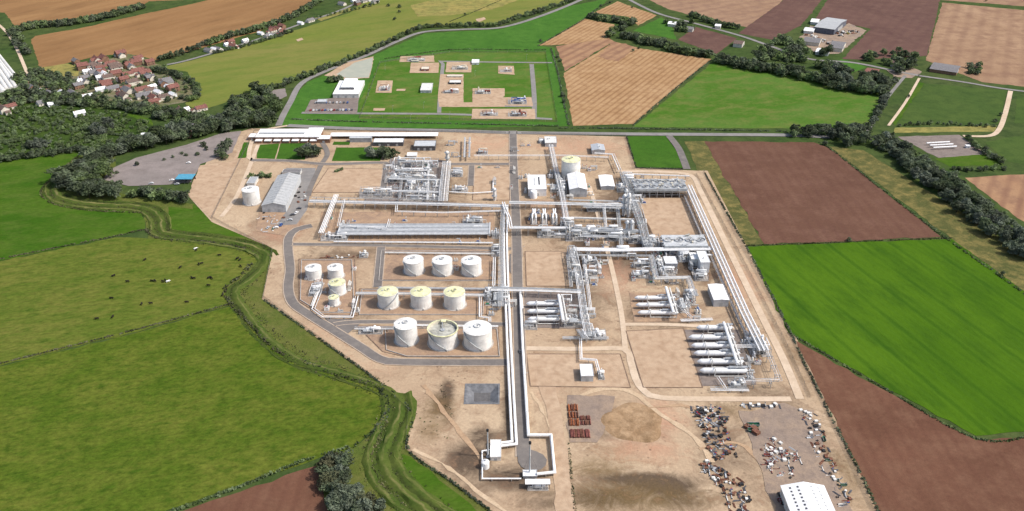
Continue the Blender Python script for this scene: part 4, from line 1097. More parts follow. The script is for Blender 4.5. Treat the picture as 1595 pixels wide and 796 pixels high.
rack('long eastern pipe rack of white pipes beside the perimeter road', [(1072,290),(1110,375),(1160,488),(1190,548)], 6, 6, [(-.9,.55,0,wh),(-.45,.25,0,'m_alu'),(.05,.6,0,wh),(.5,.22,0,'m_lightgrey'),(.92,.5,0,wh)], deck=True)
rack('thin pipe rack turning at the south-east corner by the drum vessels', [(1196,548),(1214,592),(1160,594)], 5, 3, std(3,.25,10))
rack('east-west pipe rack linking the middle rack and the fan cooler deck', [(892,389),(960,390),(1108,388)], 5, 5, std(6,.45,11,wh))
rack('zigzag pipe rack round the control cabin', [(1014,398),(1022,434),(1072,433),(1082,462)], 5, 4, std(5,.4,12))
rack('pipe rack from the grey-white square building down to the exchangers', [(858,226),(864,256),(876,306),(884,352)], 5, 5, std(6,.42,13))
rack('high thin pipe line crossing the north of the site', [(738,243),(800,243),(880,243),(948,246)], 4, 2, std(2,.42,14,wh))
rack('white pipe line bending from the metering house to the diagonal rack', [(926,239),(955,241),(966,266)], 4, 2.5, std(2,.55,15,wh))
rack('twin pipe trestle standing alone near the public road', [(728,215),(727,246)], 4, 6, [(-.9,.5,0,'m_alu'),(-.6,.3,0,'m_lightgrey'),(.6,.3,0,'m_lightgrey'),(.9,.5,0,'m_alu')])
rack('left outer pipe loop of the cooler bank', [(524,304),(512,334),(500,364)], 6, 4, std(4,.45,17,wh))
rack('thin inner pipe loop of the cooler bank', [(536,311),(527,352),(603,356),(607,342)], 6, 1.5, std(2,.32,18,wh))
rack('thin pipe line stepping along above the cooler bank', [(618,320),(617,330),(690,332),(784,329)], 4, 1.6, std(2,.35,19,wh))
rack('white pipe bend beside the spine rack above the road crossing', [(784,316),(787,326),(793,340),(796,356),(884,356)], 6.5, 2, std(2,.6,20,wh))
rack('pipe rack west of the yellow-roofed tanks', [(554,458),(600,458),(755,461)], 3, 3, std(4,.4,21))
rack('pipe track wrapping the small tank group', [(500,452),(488,482),(504,494),(548,494),(556,462)], 1.2, 2, std(2,.4,22,wh))
rack('pipe track feeding the small tank group from the road', [(500,442),(486,478)], 1.0, 2, std(3,.35,23))
rack('pipe track at the foot of the front tank row', [(552,512),(615,512)], 1.6, 3, std(4,.35,24))
rack('pipe leading from the lower exchangers to the substation', [(904,528),(905,560),(928,562),(934,584)], 2.5, 1.2, std(2,.42,25,wh))
rack('short pipe track right of the yellow-roofed tanks', [(748,462),(748,494),(763,496),(763,502)], 2, 1.4, std(2,.45,26,wh))
rack('short vertical pipe track right of the back tank row', [(770,402),(769,446)], 3, 1.6, std(2,.45,27,wh))
rack('pipe rack joining the gabled hall and the slim columns', [(908,322),(990,325)], 4, 4, std(5,.4,28))
rack('low pipe track south of the slim columns', [(905,360),(990,363)], 4, 4, std(5,.42,29))
rack('pipe track beside the diagonal rack below the slim columns', [(978,270),(1000,330),(1010,372)], 3, 2, std(2,.35,30))
for k, (lab, px, z, w, n) in enumerate((
    ('thin pipe run just north of the rack past the compressor house', [(886,312),(984,315)], 4, 2, 3), ('thin pipe run halfway between the two eastern racks', [(890,340),(988,343)], 3, 3, 4), ('thin pipe run beside the lower slim columns', [(900,368),(1004,371)], 3, 3, 4),
    ('thin pipe run south of the link rack', [(900,398),(1012,399)], 3, 2.5, 3), ('short pipe rack crossing the concrete way', [(940,318),(944,360)], 4, 2, 3), ('short pipe rack right of the concrete way', [(962,324),(968,388)], 4, 2.5, 4),
    ('pipe run on the left of the middle rack', [(884,398),(890,448)], 3, 2, 3), ('pipe run on the right of the middle rack', [(908,398),(916,452),(920,486)], 3, 2, 3), ('thin pipe run along the foot of the long eastern rack', [(1066,306),(1100,384),(1150,496),(1176,552)], 2, 1.6, 3),
    ('pipe run over the back of the large fan cooler', [(984,272),(1074,275)], 7, 2, 3), ('cross pipe run in the middle of the process block', [(606,279),(688,281)], 5, 3, 5), ('cross pipe run at the front of the process block', [(604,298),(688,300)], 5, 3, 4),
    ('left riser rack of the process block', [(628,256),(622,310)], 4, 2, 3), ('right riser rack of the process block', [(668,256),(666,312)], 4, 2, 3), ('pipe run beside the control cabin', [(1030,402),(1034,430)], 3, 2, 3),
    ('pipe run behind the white turbine enclosures', [(1060,396),(1110,398)], 4, 2, 4), ('pipe run east of the compressor house', [(852,288),(878,290)], 3, 2, 3), ('pipe run feeding the yellow-roofed tanks', [(590,449),(756,451)], 1.2, 2, 3),
    ('pipe run feeding the back tank row', [(600,394),(770,396)], 1.2, 2, 3), ('pipe run at the rear of the front tank row', [(620,507),(776,509)], 1.2, 2, 3), ('thin pipe run along the near side of the cooler bank', [(520,377),(768,379)], 1.2, 1.6, 3),
    ('thin pipe run beside the upper main rack', [(486,308),(690,312)], 3, 1.6, 2), ('pipe run between drum vessels and the middle rack foot', [(884,500),(920,506),(926,526)], 3, 2, 3), ('pipe grid by the middle rack foot', [(902,514),(912,528)], 5, 4, 5))):
    rack(lab, px, z, w, std(n, .36, 500+k), step=7)
# large white transfer pipes on low sleepers down both sides of the main road
def pipeline(label, px, r, z=1.2, step=9, n=1, gap=2.0, mat='m_white'):
    return rack(label, px, z, max(.8, gap*(n-1)) if n > 1 else .8, [(0 if n == 1 else -1+2*i/(n-1), r, 0, mat) for i in range(n)], step=step, steel='m_concrete', name='pipeline')
pipeline('long white twin transfer pipe down the left side of the main road', [(788,322),(787,380),(789,450),(793,540),(797,620),(801,692),(778,695)], .8, n=2, gap=2.4)
pipeline('white transfer pipe down the right side of the main road', [(810,454),(814,540),(819,620),(823,680),(858,680),(864,738),(836,741)], .85)
pipeline('thin white pipe loop round the southern switch house', [(764,702),(751,704),(751,747),(812,747)], .4, 1.0)
pipeline('white header pipe ending at the lower drum vessels', [(812,462),(814,482)], .6)
pipeline('thin white pipe along the north yard', [(700,300),(735,302),(768,300),(768,280)], .5)

# ================================================================== VESSELS
def bullet(label, xl, xr, y, r, z=2.6, mat='m_white', group=None, slope=0):
    a = P(xl, y); b = P(xr, y+slope)
    o = (a+b)/2; L = (b-a).length; rz = math.atan2((b-a).y, (b-a).x)
    th = thing('drum_vessel', label, 'vessel', o, rz, group)
    mb = MB(); mb.bullet((-L/2+r*1.4,0,z),(L/2-r*1.4,0,z), r, 16); sh = mb.obj('shell', mat, th, True)
    for x in (-L*.3, L*.3): mb = MB(); mb.box(x-.35,-r*.8,0,x+.35,r*.8,z-r*.45); mb.obj('saddle', 'm_concrete', th)
    mb = MB(); mb.tube([(-L*.2,0,z+r),(-L*.2,0,z+r+.9),(-L*.2,-r-.8,z+r+.9),(-L*.2,-r-.8,1.0),(L*.46,-r-.8,1.0)], .28, 6); mb.obj('feed_pipe', 'm_offwhite', th, True)
    mb = MB(); mb.tube([(L*.05,0,z+r),(L*.05,0,z+r+.7),(L*.42,.5,z+r+.7),(L*.42,.5,z+r-.3)], .3, 6); mb.obj('crossover_pipe', 'm_white', th, True)
    mb = MB(); mb.box(L*.1,-r*.55,z+r+.95,L*.48,r*.55,z+r+1.05)
    for x in (L*.1+.1,L*.29,L*.48-.1):
        for y in (-r*.5,r*.5): mb.box(x-.08,y-.08,.0,x+.08,y+.08,z+r+.95); mb.box(x-.04,y-.04,z+r+1.05,x+.04,y+.04,z+r+2.0)
    mb.obj('access_platform', 'm_galv', th)
    for x in (-L*.2, .05*L, L*.33): mb = MB(); mb.cyl((x,0,z+r*.8),(x,0,z+r+.8),.28,.28,8); mb.obj('nozzle', 'm_offwhite', sh)
    return th
for i, (x0,x1,y) in enumerate(((820,873,479),(821,873,491),(822,873,503))):
    bullet(('backmost','middle','nearest')[i]+' of three white drum vessels right of the main road', x0, x1, y, 1.6, 3.2)
for i, (x0,x1,y) in enumerate(((988,1052,470),(990,1054,481),(993,1056,493))):
    bullet(('backmost','middle','nearest')[i]+' of three white drum vessels below the zigzag rack', x0, x1, y, 1.55, 3.2)
for i, (x0,x1,y) in enumerate(((1084,1141,517),(1072,1143,532),(1076,1146,545),(1080,1152,557),(1085,1158,570),(1089,1164,584))):
    bullet(('first','second','third','fourth','fifth','sixth')[i]+' from the north of six long white drum vessels in the south-east corner', x0, x1, y, 1.8, 3.4)
def header(label, px, z, r, n=2):
    return rack(label, px, z, 3, [(-.9,r,0,'m_white'),(.9,r*.5,0,'m_offwhite')][:n]+[(0,.25,0,'m_lightgrey')], step=7, steel='m_galv')
header('white header rack across the three drum vessels right of the main road', [(873,462),(880,502)], 6, 1.0)
header('white header rack across the three drum vessels below the zigzag rack', [(1040,450),(1052,490)], 6, 1.0)
header('white header rack across the six long drum vessels', [(1130,505),(1152,570)], 6.5, 1.0)
rack('twin pipe bridge from the six drum vessels to the eastern rack', [(1146,540),(1190,540)], 4, 3, std(3,.4,41,wh))
rack('pipe track below the six drum vessels', [(1106,606),(1166,607)], 1.2, 4, std(4,.35,42))
rack('sloping pipe run from the six drum vessels to the lower pipe track', [(1118,588),(1130,606)], 2.5, 1.5, std(2,.35,43,wh))
rack('pipe track below the three drum vessels of the zigzag rack', [(1060,500),(1110,498)], 1.2, 3, std(4,.35,44))
rack('sloping pipe run from the zigzag rack drums', [(1056,476),(1078,496)], 3, 1.5, std(2,.35,45,wh))
rack('pipe loop over the drum vessels right of the main road', [(872,470),(874,460),(890,460),(890,470)], 7, .8, std(1,.35,46,wh))
rack('low pipe track at the foot of the middle rack', [(876,527),(948,527)], 1.4, 3, std(4,.32,47))
rack('pipe run from the drum vessels to the middle rack', [(886,476),(914,478)], 4, 1.5, std(2,.4,48,wh))

def column(label, px, py, h, r, mat='m_white', plats=2):
    p = P(px, py)
    th = thing('column_vessel', label, 'vessel', p)
    mb = MB(); mb.lathe([(r*.85,0),(r*.85,h*.12),(r,h*.14),(r,h*.93),(r*.8,h*.97),(r*.4,h*.995),(.02,h)], 16); mb.obj('shell', mat, th, True)
    for i in range(plats):
        z = h*(.35+.5*i/max(1,plats-1)); mb = MB(); mb.lathe([(r+.02,z),(r+1.1,z),(r+1.1,z+.15),(r+.02,z+.15)], 12); pl = mb.obj('platform', 'm_galv', th)
        mb = MB(); mb.tube([((r+1.05)*math.cos(a*math.pi/6),(r+1.05)*math.sin(a*math.pi/6),z+1.1) for a in range(13)], .05, 4); mb.obj('handrail', 'm_galv', pl)
    mb = MB(); mb.box(-.25,-r-.35,0,.25,-r-.25,h*.85); mb.obj('ladder', 'm_galv', th)
    mb = MB(); mb.tube([(r+.5,0,.5),(r+.5,0,h*.7),(0,0,h*1.04),(0,0,h*.98)], .22, 6); mb.obj('riser_pipe', mat, th)
    return th
for i, (x,y,h,r) in enumerate(((971,336,20,1.4),(978,338,22,1.3),(974,322,17,1.0))):
    column(('left','right','rear')[i]+' slim white column of the trio left of the diagonal rack', x, y, h, r, plats=3)
for i, (x,y,h,r) in enumerate(((976,366,13,1.2),(983,367,14,1.2))):
    column(('left','right')[i]+' slim white column of the pair below the column trio', x, y, h, r)
column('short pale column beside the white bend of the northern yard', 770, 312, 12, 1.3)
column('pale column standing at the rear of the process block', 697, 252, 11, 1.6, 'm_offwhite')
# exchanger trains by the road
for i, x in enumerate((832, 848, 864)):
    p = P(x, 350)
    th = thing('exchanger_train', ('left','middle','right')[i]+' of three exchanger trains of leaning white pipes south of the compressor house', 'exchanger', p)
    mb = MB(); mb.box(-2.8,-1,0,2.8,14,.4); mb.obj('plinth', 'm_concrete', th)
    for k, xx in enumerate((-1.6, 1.4)):
        mb = MB(); mb.tube([(xx,0,1),(xx,0,5.5),(xx,5,6),(xx*.4,7,7.5),(xx*.6,13,8)], .6, 8); mb.obj('pipe', 'm_white', th, True)
        mb = MB(); mb.vessel((xx,7,3.4),(xx,13,3.4),1.0,12); mb.obj('exchanger_shell', 'm_offwhite', th, True)
    mb = MB()
    for yy in (0, 6, 13):
        for xx in (-2.4, 2.4): mb.box(xx-.12,yy-.12,.4,xx+.12,yy+.12,6)
        mb.box(-2.4,yy-.1,5.8,2.4,yy+.1,6.05)
    mb.obj('frame', 'm_steel_dark', th)
# two slim vent stacks
def stack(label, px, yb, yt):
    p = P(px, yb); h = height_for(p, yt)
    th = thing('vent_stack', label, 'stack', p)
    mb = MB(); mb.lathe([(1.1,0),(1.1,.6),(.55,1.2),(.38,h*.3),(.34,h*.95)], 12); mb.obj('mast', 'm_lightgrey', th, True)
    mb = MB(); mb.lathe([(.36,h*.93),(.7,h*.94),(.7,h),(.05,h)], 12); mb.obj('tip', 'm_black', th)
    mb = MB()
    for a in range(3):
        t = a*2.094; mb.cyl((6*math.cos(t),6*math.sin(t),0),(0.3*math.cos(t),.3*math.sin(t),h*.6),.05,.05,4)
    mb.obj('guy_wires', 'm_steel_dark', th)
stack('slim vent stack with black tip beside the southern switch house', 760, 712, 669)
stack('slim vent stack with black tip by the turning area', 825, 740, 688)
p = P(756, 728)
th = thing('knockout_drum', 'stubby white drum left of the southern switch house', 'vessel', p)
mb = MB(); mb.lathe([(2.2,0),(2.2,4),(1.6,4.6),(.02,4.8)], 16); mb.obj('shell', 'm_white', th, True)
mb = MB(); mb.cyl((0,0,4.6),(0,0,5.4),.4,.4,8); mb.obj('nozzle', 'm_lightgrey', th)

# ================================================================== FAN COOLERS
def fin_fan(label, xl, xr, yb, ye, yk, nx, ny, deckmat='m_lightgrey', fanr=None):
    a, w, d, h = place(xl, xr, yb, ye, yk)
    th = thing('fan_cooler', label, 'cooler', a, SITE)
    mb = MB(); mb.box(0,0,h-1.4,w,d,h); dk = mb.obj('bundle_deck', deckmat, th)
    cm = MB(); cm.box(-.2,-.2,0,.2,.2,h-1.4); cm = cm.mesh('column', 'm_lightgrey')
    n = max(3, int(w/6)+1); m2 = max(2, int(d/7)+1)
    for i in range(n):
        for j in range(m2): link('column', cm, th, (.3+(w-.6)*i/(n-1), .3+(d-.6)*j/(m2-1), 0))
    for lv in (.35, .62):
        mb = MB()
        for j in range(m2):
            y = .3+(d-.6)*j/(m2-1); mb.box(.1,y-.12,h*lv,w-.1,y+.12,h*lv+.25)
        mb.obj('tie_beam', 'm_lightgrey', th)
    r = min(w/nx, d/ny)*.42; ring = MB(); ring.lathe([(r,0),(r,.9),(r*.93,.9),(r*.93,.05),(.02,.05)], 18)
    rm = ring.mesh('fan_ring', 'm_alu', True)
    fb = MB()
    for k in range(6):
        t = k*math.pi/3; c, s_ = math.cos(t), math.sin(t)
        fb.add([(c*.3-s_*.12,s_*.3+c*.12,.5),(c*.3+s_*.12,s_*.3-c*.12,.6),(c*r*.9+s_*.25,s_*r*.9-c*.25,.62),(c*r*.9-s_*.25,s_*r*.9+c*.25,.5)], [(0,1,2,3)])
    fb.cyl((0,0,.2),(0,0,.8),.4,.4,8)
    fm = fb.mesh('fan_blades', 'm_steel_dark')
    for i in range(nx):
        for j in range(ny):
            rg = link('fan_ring', rm, dk, (w*(i+.5)/nx, d*(j+.5)/ny, h+.003)); link('fan_blades', fm, rg)
    mb = MB()
    for y in (-.9, d+.1): mb.box(-.6,y,h-1.5,w+.6,y+.8,h-1.35)
    for (x0,y0,x1,y1) in ((-.6,-.9,w+.6,-.85),(-.6,d+.85,w+.6,d+.9)):
        mb.box(x0,y0,h-.3,x1,y1,h-.24)
    mb.obj('walkway', 'm_galv', th)
    mb = MB()
    for k in range(4): y = d*(k+.5)/4; mb.tube([(-.8,y,h*.5),(-.8,y,h-.5),(.1,y,h-.5)], .3, 6)
    mb.obj('inlet_pipe', 'm_white', th)
    rd = random.Random(int(xl))
    for k in range(int(w*d/22)):
        x, y = rd.uniform(0,w-3), rd.uniform(0,d-1); mb = MB(); zz = h+rd.uniform(.4,1.6)
        if k % 2: mb.tube([(x,y,h),(x,y,zz),(x+rd.uniform(2,6),y,zz),(x+rd.uniform(2,6),y,h)], rd.uniform(.15,.3), 6); mb.obj('crossover_pipe', rd.choice(('m_white','m_cream','m_lightgrey')), th)
        else: mb.box(x,y,h+.01,x+rd.uniform(.8,2.2),y+rd.uniform(.8,1.8),zz); mb.obj('motor_box', rd.choice(('m_offwhite','m_grey','m_cream','m_lightgrey')), th)
fin_fan('large grey fan cooler deck on tall frames below the lawn', 988, 1070, 309, 295, 279, 7, 2, 'm_galv')
fin_fan('grey fan cooler deck with four big fans above the turbine enclosures', 1034, 1102, 396, 383, 366, 4, 1)
fin_fan('small grey fan cooler at the foot of the diagonal rack', 1003, 1016, 392, 382, 370, 2, 2)
# long low cooler bank of parallel tubes
def cooler_bank():
    a, w, d, h = place(526, 763, 373, 366, 349)
    th = thing('cooler_bank', 'long low grey cooler bank of parallel tubes left of the spine rack', 'cooler', a, SITE)
    for i in range(9):
        y = d*(i+.5)/9; mb = MB(); mb.tube([(0,y,h),(w,y,h)], d/9*.42, 8); mb.obj('tube_run', ('m_lightgrey','m_alu','m_galv')[i % 3], th, True)
    tm = trestle_mesh(d, h-d/9*.45-.3, 'm_steel_dark')
    for i in range(24): link('trestle', tm, th, (w*(i+.5)/24, d/2, 0), math.pi/2)
    for x in (0.2, w-.2): mb = MB(); mb.box(x-.5,-.5,h-1.1,x+.5,d+.5,h+1.1); mb.obj('end_header', 'm_lightgrey', th)
cooler_bank()

# ================================================================== PROCESS SKIDS
def skid(label, cx, yb, wpx, d, h, seed, dens=1.0, palette=('m_white','m_offwhite','m_lightgrey','m_alu')):
    rd = random.Random(seed); p = P(cx, yb); w = wpx*mpp(p)
    th = thing('process_skid', label, 'process skid', (p.x-w/2, p.y, 0), SITE)
    mb = MB(); mb.box(-.5,-.5,0,w+.5,d+.5,.45+.01*(seed % 5)); mb.obj('plinth', 'm_concrete', th)
    nx = max(1, int(w/6)); ny = max(1, int(d/6))
    mb = MB()
    for i in range(nx+1):
        for j in range(ny+1):
            x = w*i/nx; y = d*j/ny; mb.box(x-.12,y-.12,.4,x+.12,y+.12,h)
    for lv in (.5, 1.0):
        for i in range(nx+1): mb.box(w*i/nx-.1,.12,h*lv-.2,w*i/nx+.1,d-.12,h*lv)
        for j in range(ny+1): mb.box(.12,d*j/ny-.1,h*lv-.42,w-.12,d*j/ny+.1,h*lv-.23)
    mb.obj('frame', 'm_galv', th)
    if rd.random() < .7:
        x0 = w*rd.uniform(0,.4); mb = MB(); mb.box(x0,.2,h+.02,x0+w*.45,d*.5,h+.14); mb.obj('platform', 'm_grey', th)
    for k in range(int((2+w*d/60)*dens)):
        r = rd.uniform(.6,1.3); x = rd.uniform(r+1,max(r+1.1,w-r-1)); y = rd.uniform(r+.6,max(r+.7,d-r-.6)); m = rd.choice(palette)
        if rd.random() < .55:
            L = min(rd.uniform(4,9), w*.8); x = min(x, max(.6, w-L-.6)); z = rd.choice((1.8, h*.5+1.3, h+1.3))
            mb = MB(); mb.vessel((x,y,z),(x+L,y,z), r, 12); mb.obj('drum', m, th, True)
            mb = MB(); mb.box(x+L*.2,y-r*.7,z-r-.4,x+L*.2+.4,y+r*.7,z-r*.6); mb.box(x+L*.8-.4,y-r*.7,z-r-.4,x+L*.8,y+r*.7,z-r*.6); mb.obj('saddle', 'm_grey', th)
        else:
            hh = rd.uniform(3,h+3.5); mb = MB(); mb.lathe([(r,.4),(r,hh*.9),(r*.7,hh*.97),(.02,hh)], 12, (x,y)); mb.obj('tower', m, th, True)
    for k in range(int((3+w*d/50)*dens)):
        x0, x1 = rd.uniform(0,w), rd.uniform(0,w); y0, y1 = rd.uniform(0,d), rd.uniform(0,d); z0 = rd.uniform(.8,2); z1 = rd.choice((h*.55, h+.4, h+1))
        mb = MB(); mb.tube([(x0,y0,z0),(x0,y0,z1),(x1,y0,z1),(x1,y1,z1),(x1,y1,z0)], rd.uniform(.16,.38), 6); mb.obj('pipe', rd.choice(palette), th, True)
    for k in range(int(2*dens)):
        x = rd.uniform(0,w-1.5); y = rd.uniform(0,d-1.5); mb = MB(); mb.box(x,y,.4,x+rd.uniform(1,2.2),y+rd.uniform(1,2.2),rd.uniform(1.4,2.6)); mb.obj('equipment_box', rd.choice(('m_lightgrey','m_grey','m_steel_dark','m_white')), th)
    return th
SK = [  # label, centre px, base row, width px, depth m, height m
 ('long grey vessel deck at the back of the process block', 645, 262, 74, 10, 6),
 ('second process row of grey drums in the process block', 642, 274, 60, 9, 5),
 ('pump skid row at the left of the process block', 616, 285, 34, 14, 4),
 ('white separator skid, left in the lower process row', 637, 306, 17, 26, 4),
 ('white separator skid, middle in the lower process row', 657, 306, 17, 26, 4),
 ('white separator skid, right in the lower process row', 676, 307, 15, 26, 4),
 ('cluster of white drums and valves on the long pipe left of the process block', 585, 309, 50, 12, 6),
 ('drum skid right of the process block rack', 716, 301, 24, 9, 3.5),
 ('small silver drum pair right of the process block rack', 711, 276, 18, 12, 3),
 ('valve station where the white pipes cross below the spine rack', 736, 352, 30, 12, 4),
 ('pump house skid by the spine rack below the cooler bank', 772, 372, 10, 12, 4),
 ('valve manifold under the spine rack right of the back tanks', 772, 400, 12, 16, 3),
 ('busy manifold left of the main road at the middle tank row', 776, 475, 32, 22, 4),
 ('piping skid at the crossing of the middle rack', 895, 376, 26, 16, 7),
 ('piping skid right of the rack crossing beside the concrete way', 920, 372, 28, 18, 4),
 ('green-grey valve skid along the middle rack, upper', 893, 416, 14, 22, 6),
 ('green-grey valve skid along the middle rack, lower', 898, 440, 14, 18, 6),
 ('pair of small pumps right of the middle rack', 920, 412, 18, 8, 2.5),
 ('white horizontal drum skid right of the middle rack', 919, 433, 22, 7, 3),
 ('skid under the east-west pipe rack below the exchangers', 860, 371, 44, 9, 4),
 ('dark skid below the road crossing rack', 962, 376, 34, 12, 4),
 ('white skid below the pair of slim columns', 990, 380, 20, 10, 5),
 ('small process unit left of the zigzag rack, upper', 1001, 417, 24, 8, 3),
 ('small process unit left of the zigzag rack, lower', 999, 434, 26, 8, 3),
 ('valve skid beneath the zigzag rack', 1040, 430, 24, 9, 4),
 ('piping unit between the fan cooler deck and the white turbines', 1066, 408, 18, 10, 4),
 ('turbine auxiliaries in front of the white turbine enclosure', 1093, 438, 20, 14, 4),
 ('compact piping unit at the top of the diagonal rack', 980, 290, 16, 18, 6),
 ('compact piping unit halfway down the diagonal rack', 990, 332, 14, 22, 5),
 ('valve unit at the lower end of the drum vessel header', 892, 510, 26, 10, 4),
 ('filter skid at the right end of the lower pipe track', 926, 530, 36, 9, 3),
 ('valve unit right of the zigzag drum vessels', 1064, 488, 18, 14, 4),
 ('valve unit at the eastern end of the six drum vessels', 1180, 552, 22, 18, 3),
 ('manifold skid below the long drum vessels', 1150, 606, 24, 8, 2.5),
 ('ground equipment left of the grey-white square building', 844, 224, 9, 8, 2.5),
 ('small unit left of the compressor house pipes', 864, 300, 12, 12, 3),
 ('grey unit between the compressor house and gabled hall', 877, 302, 12, 26, 5),
 ('pump row inside the small tank group', 489, 462, 16, 16, 2.2),
 ('pump row left of the tall narrow tank', 577, 521, 36, 6, 2.2),
 ('small pump skid below the wide bund road', 566, 402, 12, 6, 2.2),
 ('unit on the concrete pad at the left cooler bank end', 520, 376, 40, 9, 3),
 ('skid row along the pipe rack right of the gabled hall', 940, 330, 50, 9, 3.5),
 ('equipment beside the blue-grey substation', 937, 592, 8, 8, 2.2),
 ('valve unit under the southern launcher canopy', 838, 764, 30, 5, 2.5),
 ('third row of pipes and drums in the process block', 650, 285, 60, 8, 5),
 ('valve bridge in front of the three separator skids', 656, 314, 56, 5, 4),
 ('dense pipe cluster between the diagonal rack and the fan cooler with four fans', 1018, 388, 22, 14, 6),
 ('equipment row under the fan cooler with four fans', 1068, 398, 60, 8, 5),
 ('pump cluster left of the control cabin', 1028, 420, 12, 14, 3),
 ('valve deck on the long rack below the slim columns', 950, 366, 40, 8, 5),
 ('dark compressor unit right of the pump cluster at the concrete way', 968, 400, 26, 9, 4),
 ('piping deck over the crossing of the exchanger rack', 884, 360, 20, 12, 7),
 ('metal stair tower and pipes at the end of the eastern rack', 1194, 556, 12, 14, 6),
 ('low valve row left of the front drum vessel pad', 826, 514, 20, 6, 2.5),
 ('pipe cluster between the yellow-roofed tanks and the spine rack', 760, 470, 10, 14, 4),
 ('piping unit below the zigzag rack corner', 1076, 472, 14, 12, 4),
 ('filter units on the pad above the diagonal rack', 968, 300, 12, 14, 4),
 ('red-brown equipment skid in the northern yard', 752, 241, 14, 8, 3),
]
for i, (lab, x, y, w, d, h) in enumerate(SK):
    pal = ('m_redbrown','m_cream','m_white') if 'red-brown' in lab else ('m_white','m_white','m_offwhite','m_lightgrey','m_alu')
    skid(lab, x, y, w, d, h, 100+i, palette=pal)
CK = [('pipework skid on the top gravel plot of the second compound', 648, 96, 26, 10, 3), ('pipework skid on the left gravel plot of the second compound', 598, 142, 16, 14, 3),
      ('pipework on the right small gravel plot of the second compound', 788, 113, 18, 10, 3), ('blue-white pipework skid at the lower right of the second compound', 806, 163, 28, 14, 3),
      ('rust pipework on the middle gravel plot of the second compound', 752, 147, 24, 10, 3), ('pipework on the bottom gravel plot of the second compound, left half', 762, 181, 26, 10, 3),
      ('pipework on the bottom gravel plot of the second compound, right half', 806, 182, 28, 10, 3), ('pipe fittings on the central gravel plot of the second compound', 702, 146, 24, 8, 2), ('rust unit on the upper middle gravel plot of the second compound', 716, 109, 24, 10, 2.5)]
for i, (lab, x, y, w, d, h) in enumerate(CK):
    skid(lab, x, y, w, d, h, 300+i, .8, ('m_redbrown','m_cream','m_offwhite') if 'rust' in lab else ('m_blue','m_white','m_white') if 'blue' in lab else ('m_white','m_offwhite','m_redbrown'))
pipeline('cluster of white pipe barrels on the far gravel pad east of the terminal', [(1448,228),(1484,226)], .8, 1.2, n=3, gap=6)
B('compound_hut', 'small white hut on the far gravel pad east of the terminal', 1505, 1511, 231, 228, 226, 'm_white', 'm_white', cat='hut')

# ================================================================== SMALL PLANT: pumps, valve stations, pipe loops
def small_proto(i):
    rd = random.Random(900+i); nm = ('pump_set','valve_station','pipe_loop','filter_pair')[i % 4]
    th = thing(nm, 'x', ('pump','valves','pipes','filters')[i % 4])
    mb = MB(); mb.box(-2.2,-1.4,0,2.2,1.4,.5); mb.obj('plinth', 'm_concrete', th)
    wm = rd.choice(('m_white','m_offwhite','m_lightgrey'))
    if i % 4 == 0:
        mb = MB(); mb.cyl((-1.8,0,1.1),(.2,0,1.1),.55,.55,10); mb.obj('motor', ('m_blue','m_grey','m_green_paint')[i % 3], th)
        mb = MB(); mb.cyl((.5,0,1.1),(1.3,0,1.1),.75,.75,10); mb.tube([(.9,0,1.6),(.9,0,3.2),(.9,2.2,3.2)], .25, 6); mb.obj('pump_casing', wm, th)
    elif i % 4 == 1:
        for k in range(4):
            mb = MB(); x = -1.8+1.2*k; z = rd.uniform(1.6,3.4); mb.tube([(x,-1.2,.6),(x,-1.2,z),(x,1.2,z),(x,1.2,.6)], .2, 6); mb.obj('pipe', wm, th)
            mb = MB(); mb.cyl((x,0,z+.2),(x,0,z+.8),.12,.12,6); mb.cyl((x,0,z+.8),(x,0,z+.92),.4,.4,8); mb.obj('handwheel', ('m_red','m_steel_dark')[k % 2], th)
    elif i % 4 == 2:
        for k in range(3):
            mb = MB(); o = .7*k; mb.tube([(-4,o-1,.8),(-2,o-1,.8),(-2,o-1,4+.3*k),(3+.4*k,o-1,4+.3*k),(3+.4*k,o-1,.8)], .24, 6); mb.obj('pipe', wm, th)
        for x in (-2.1,2.1): mb = MB(); mb.box(x-.1,-1.3,.5,x+.1,-1.1,3.8); mb.box(x-.1,1.1,.5,x+.1,1.3,3.8); mb.box(x-.1,-1.1,3.6,x+.1,1.1,3.79); mb.obj('frame', 'm_galv', th)
    else:
        for x in (-1.1,1.1):
            mb = MB(); mb.lathe([(.7,.5),(.7,3.2),(.4,3.7),(.02,3.8)], 12, (x,0)); mb.obj('filter_shell', wm, th, True)
        mb = MB(); mb.tube([(-2.2,-.9,1),(2.6,-.9,1),(2.6,-.9,2.6),(0,-.9,2.6)], .2, 6); mb.obj('pipe', wm, th)
    return th
SP = [small_proto(i) for i in range(12)]
SPN = ['pump set with motor on plinth', 'valve station of looped pipes', 'white pipe loop on a small frame', 'pair of upright filters']
spu = set(); rs = random.Random(31)
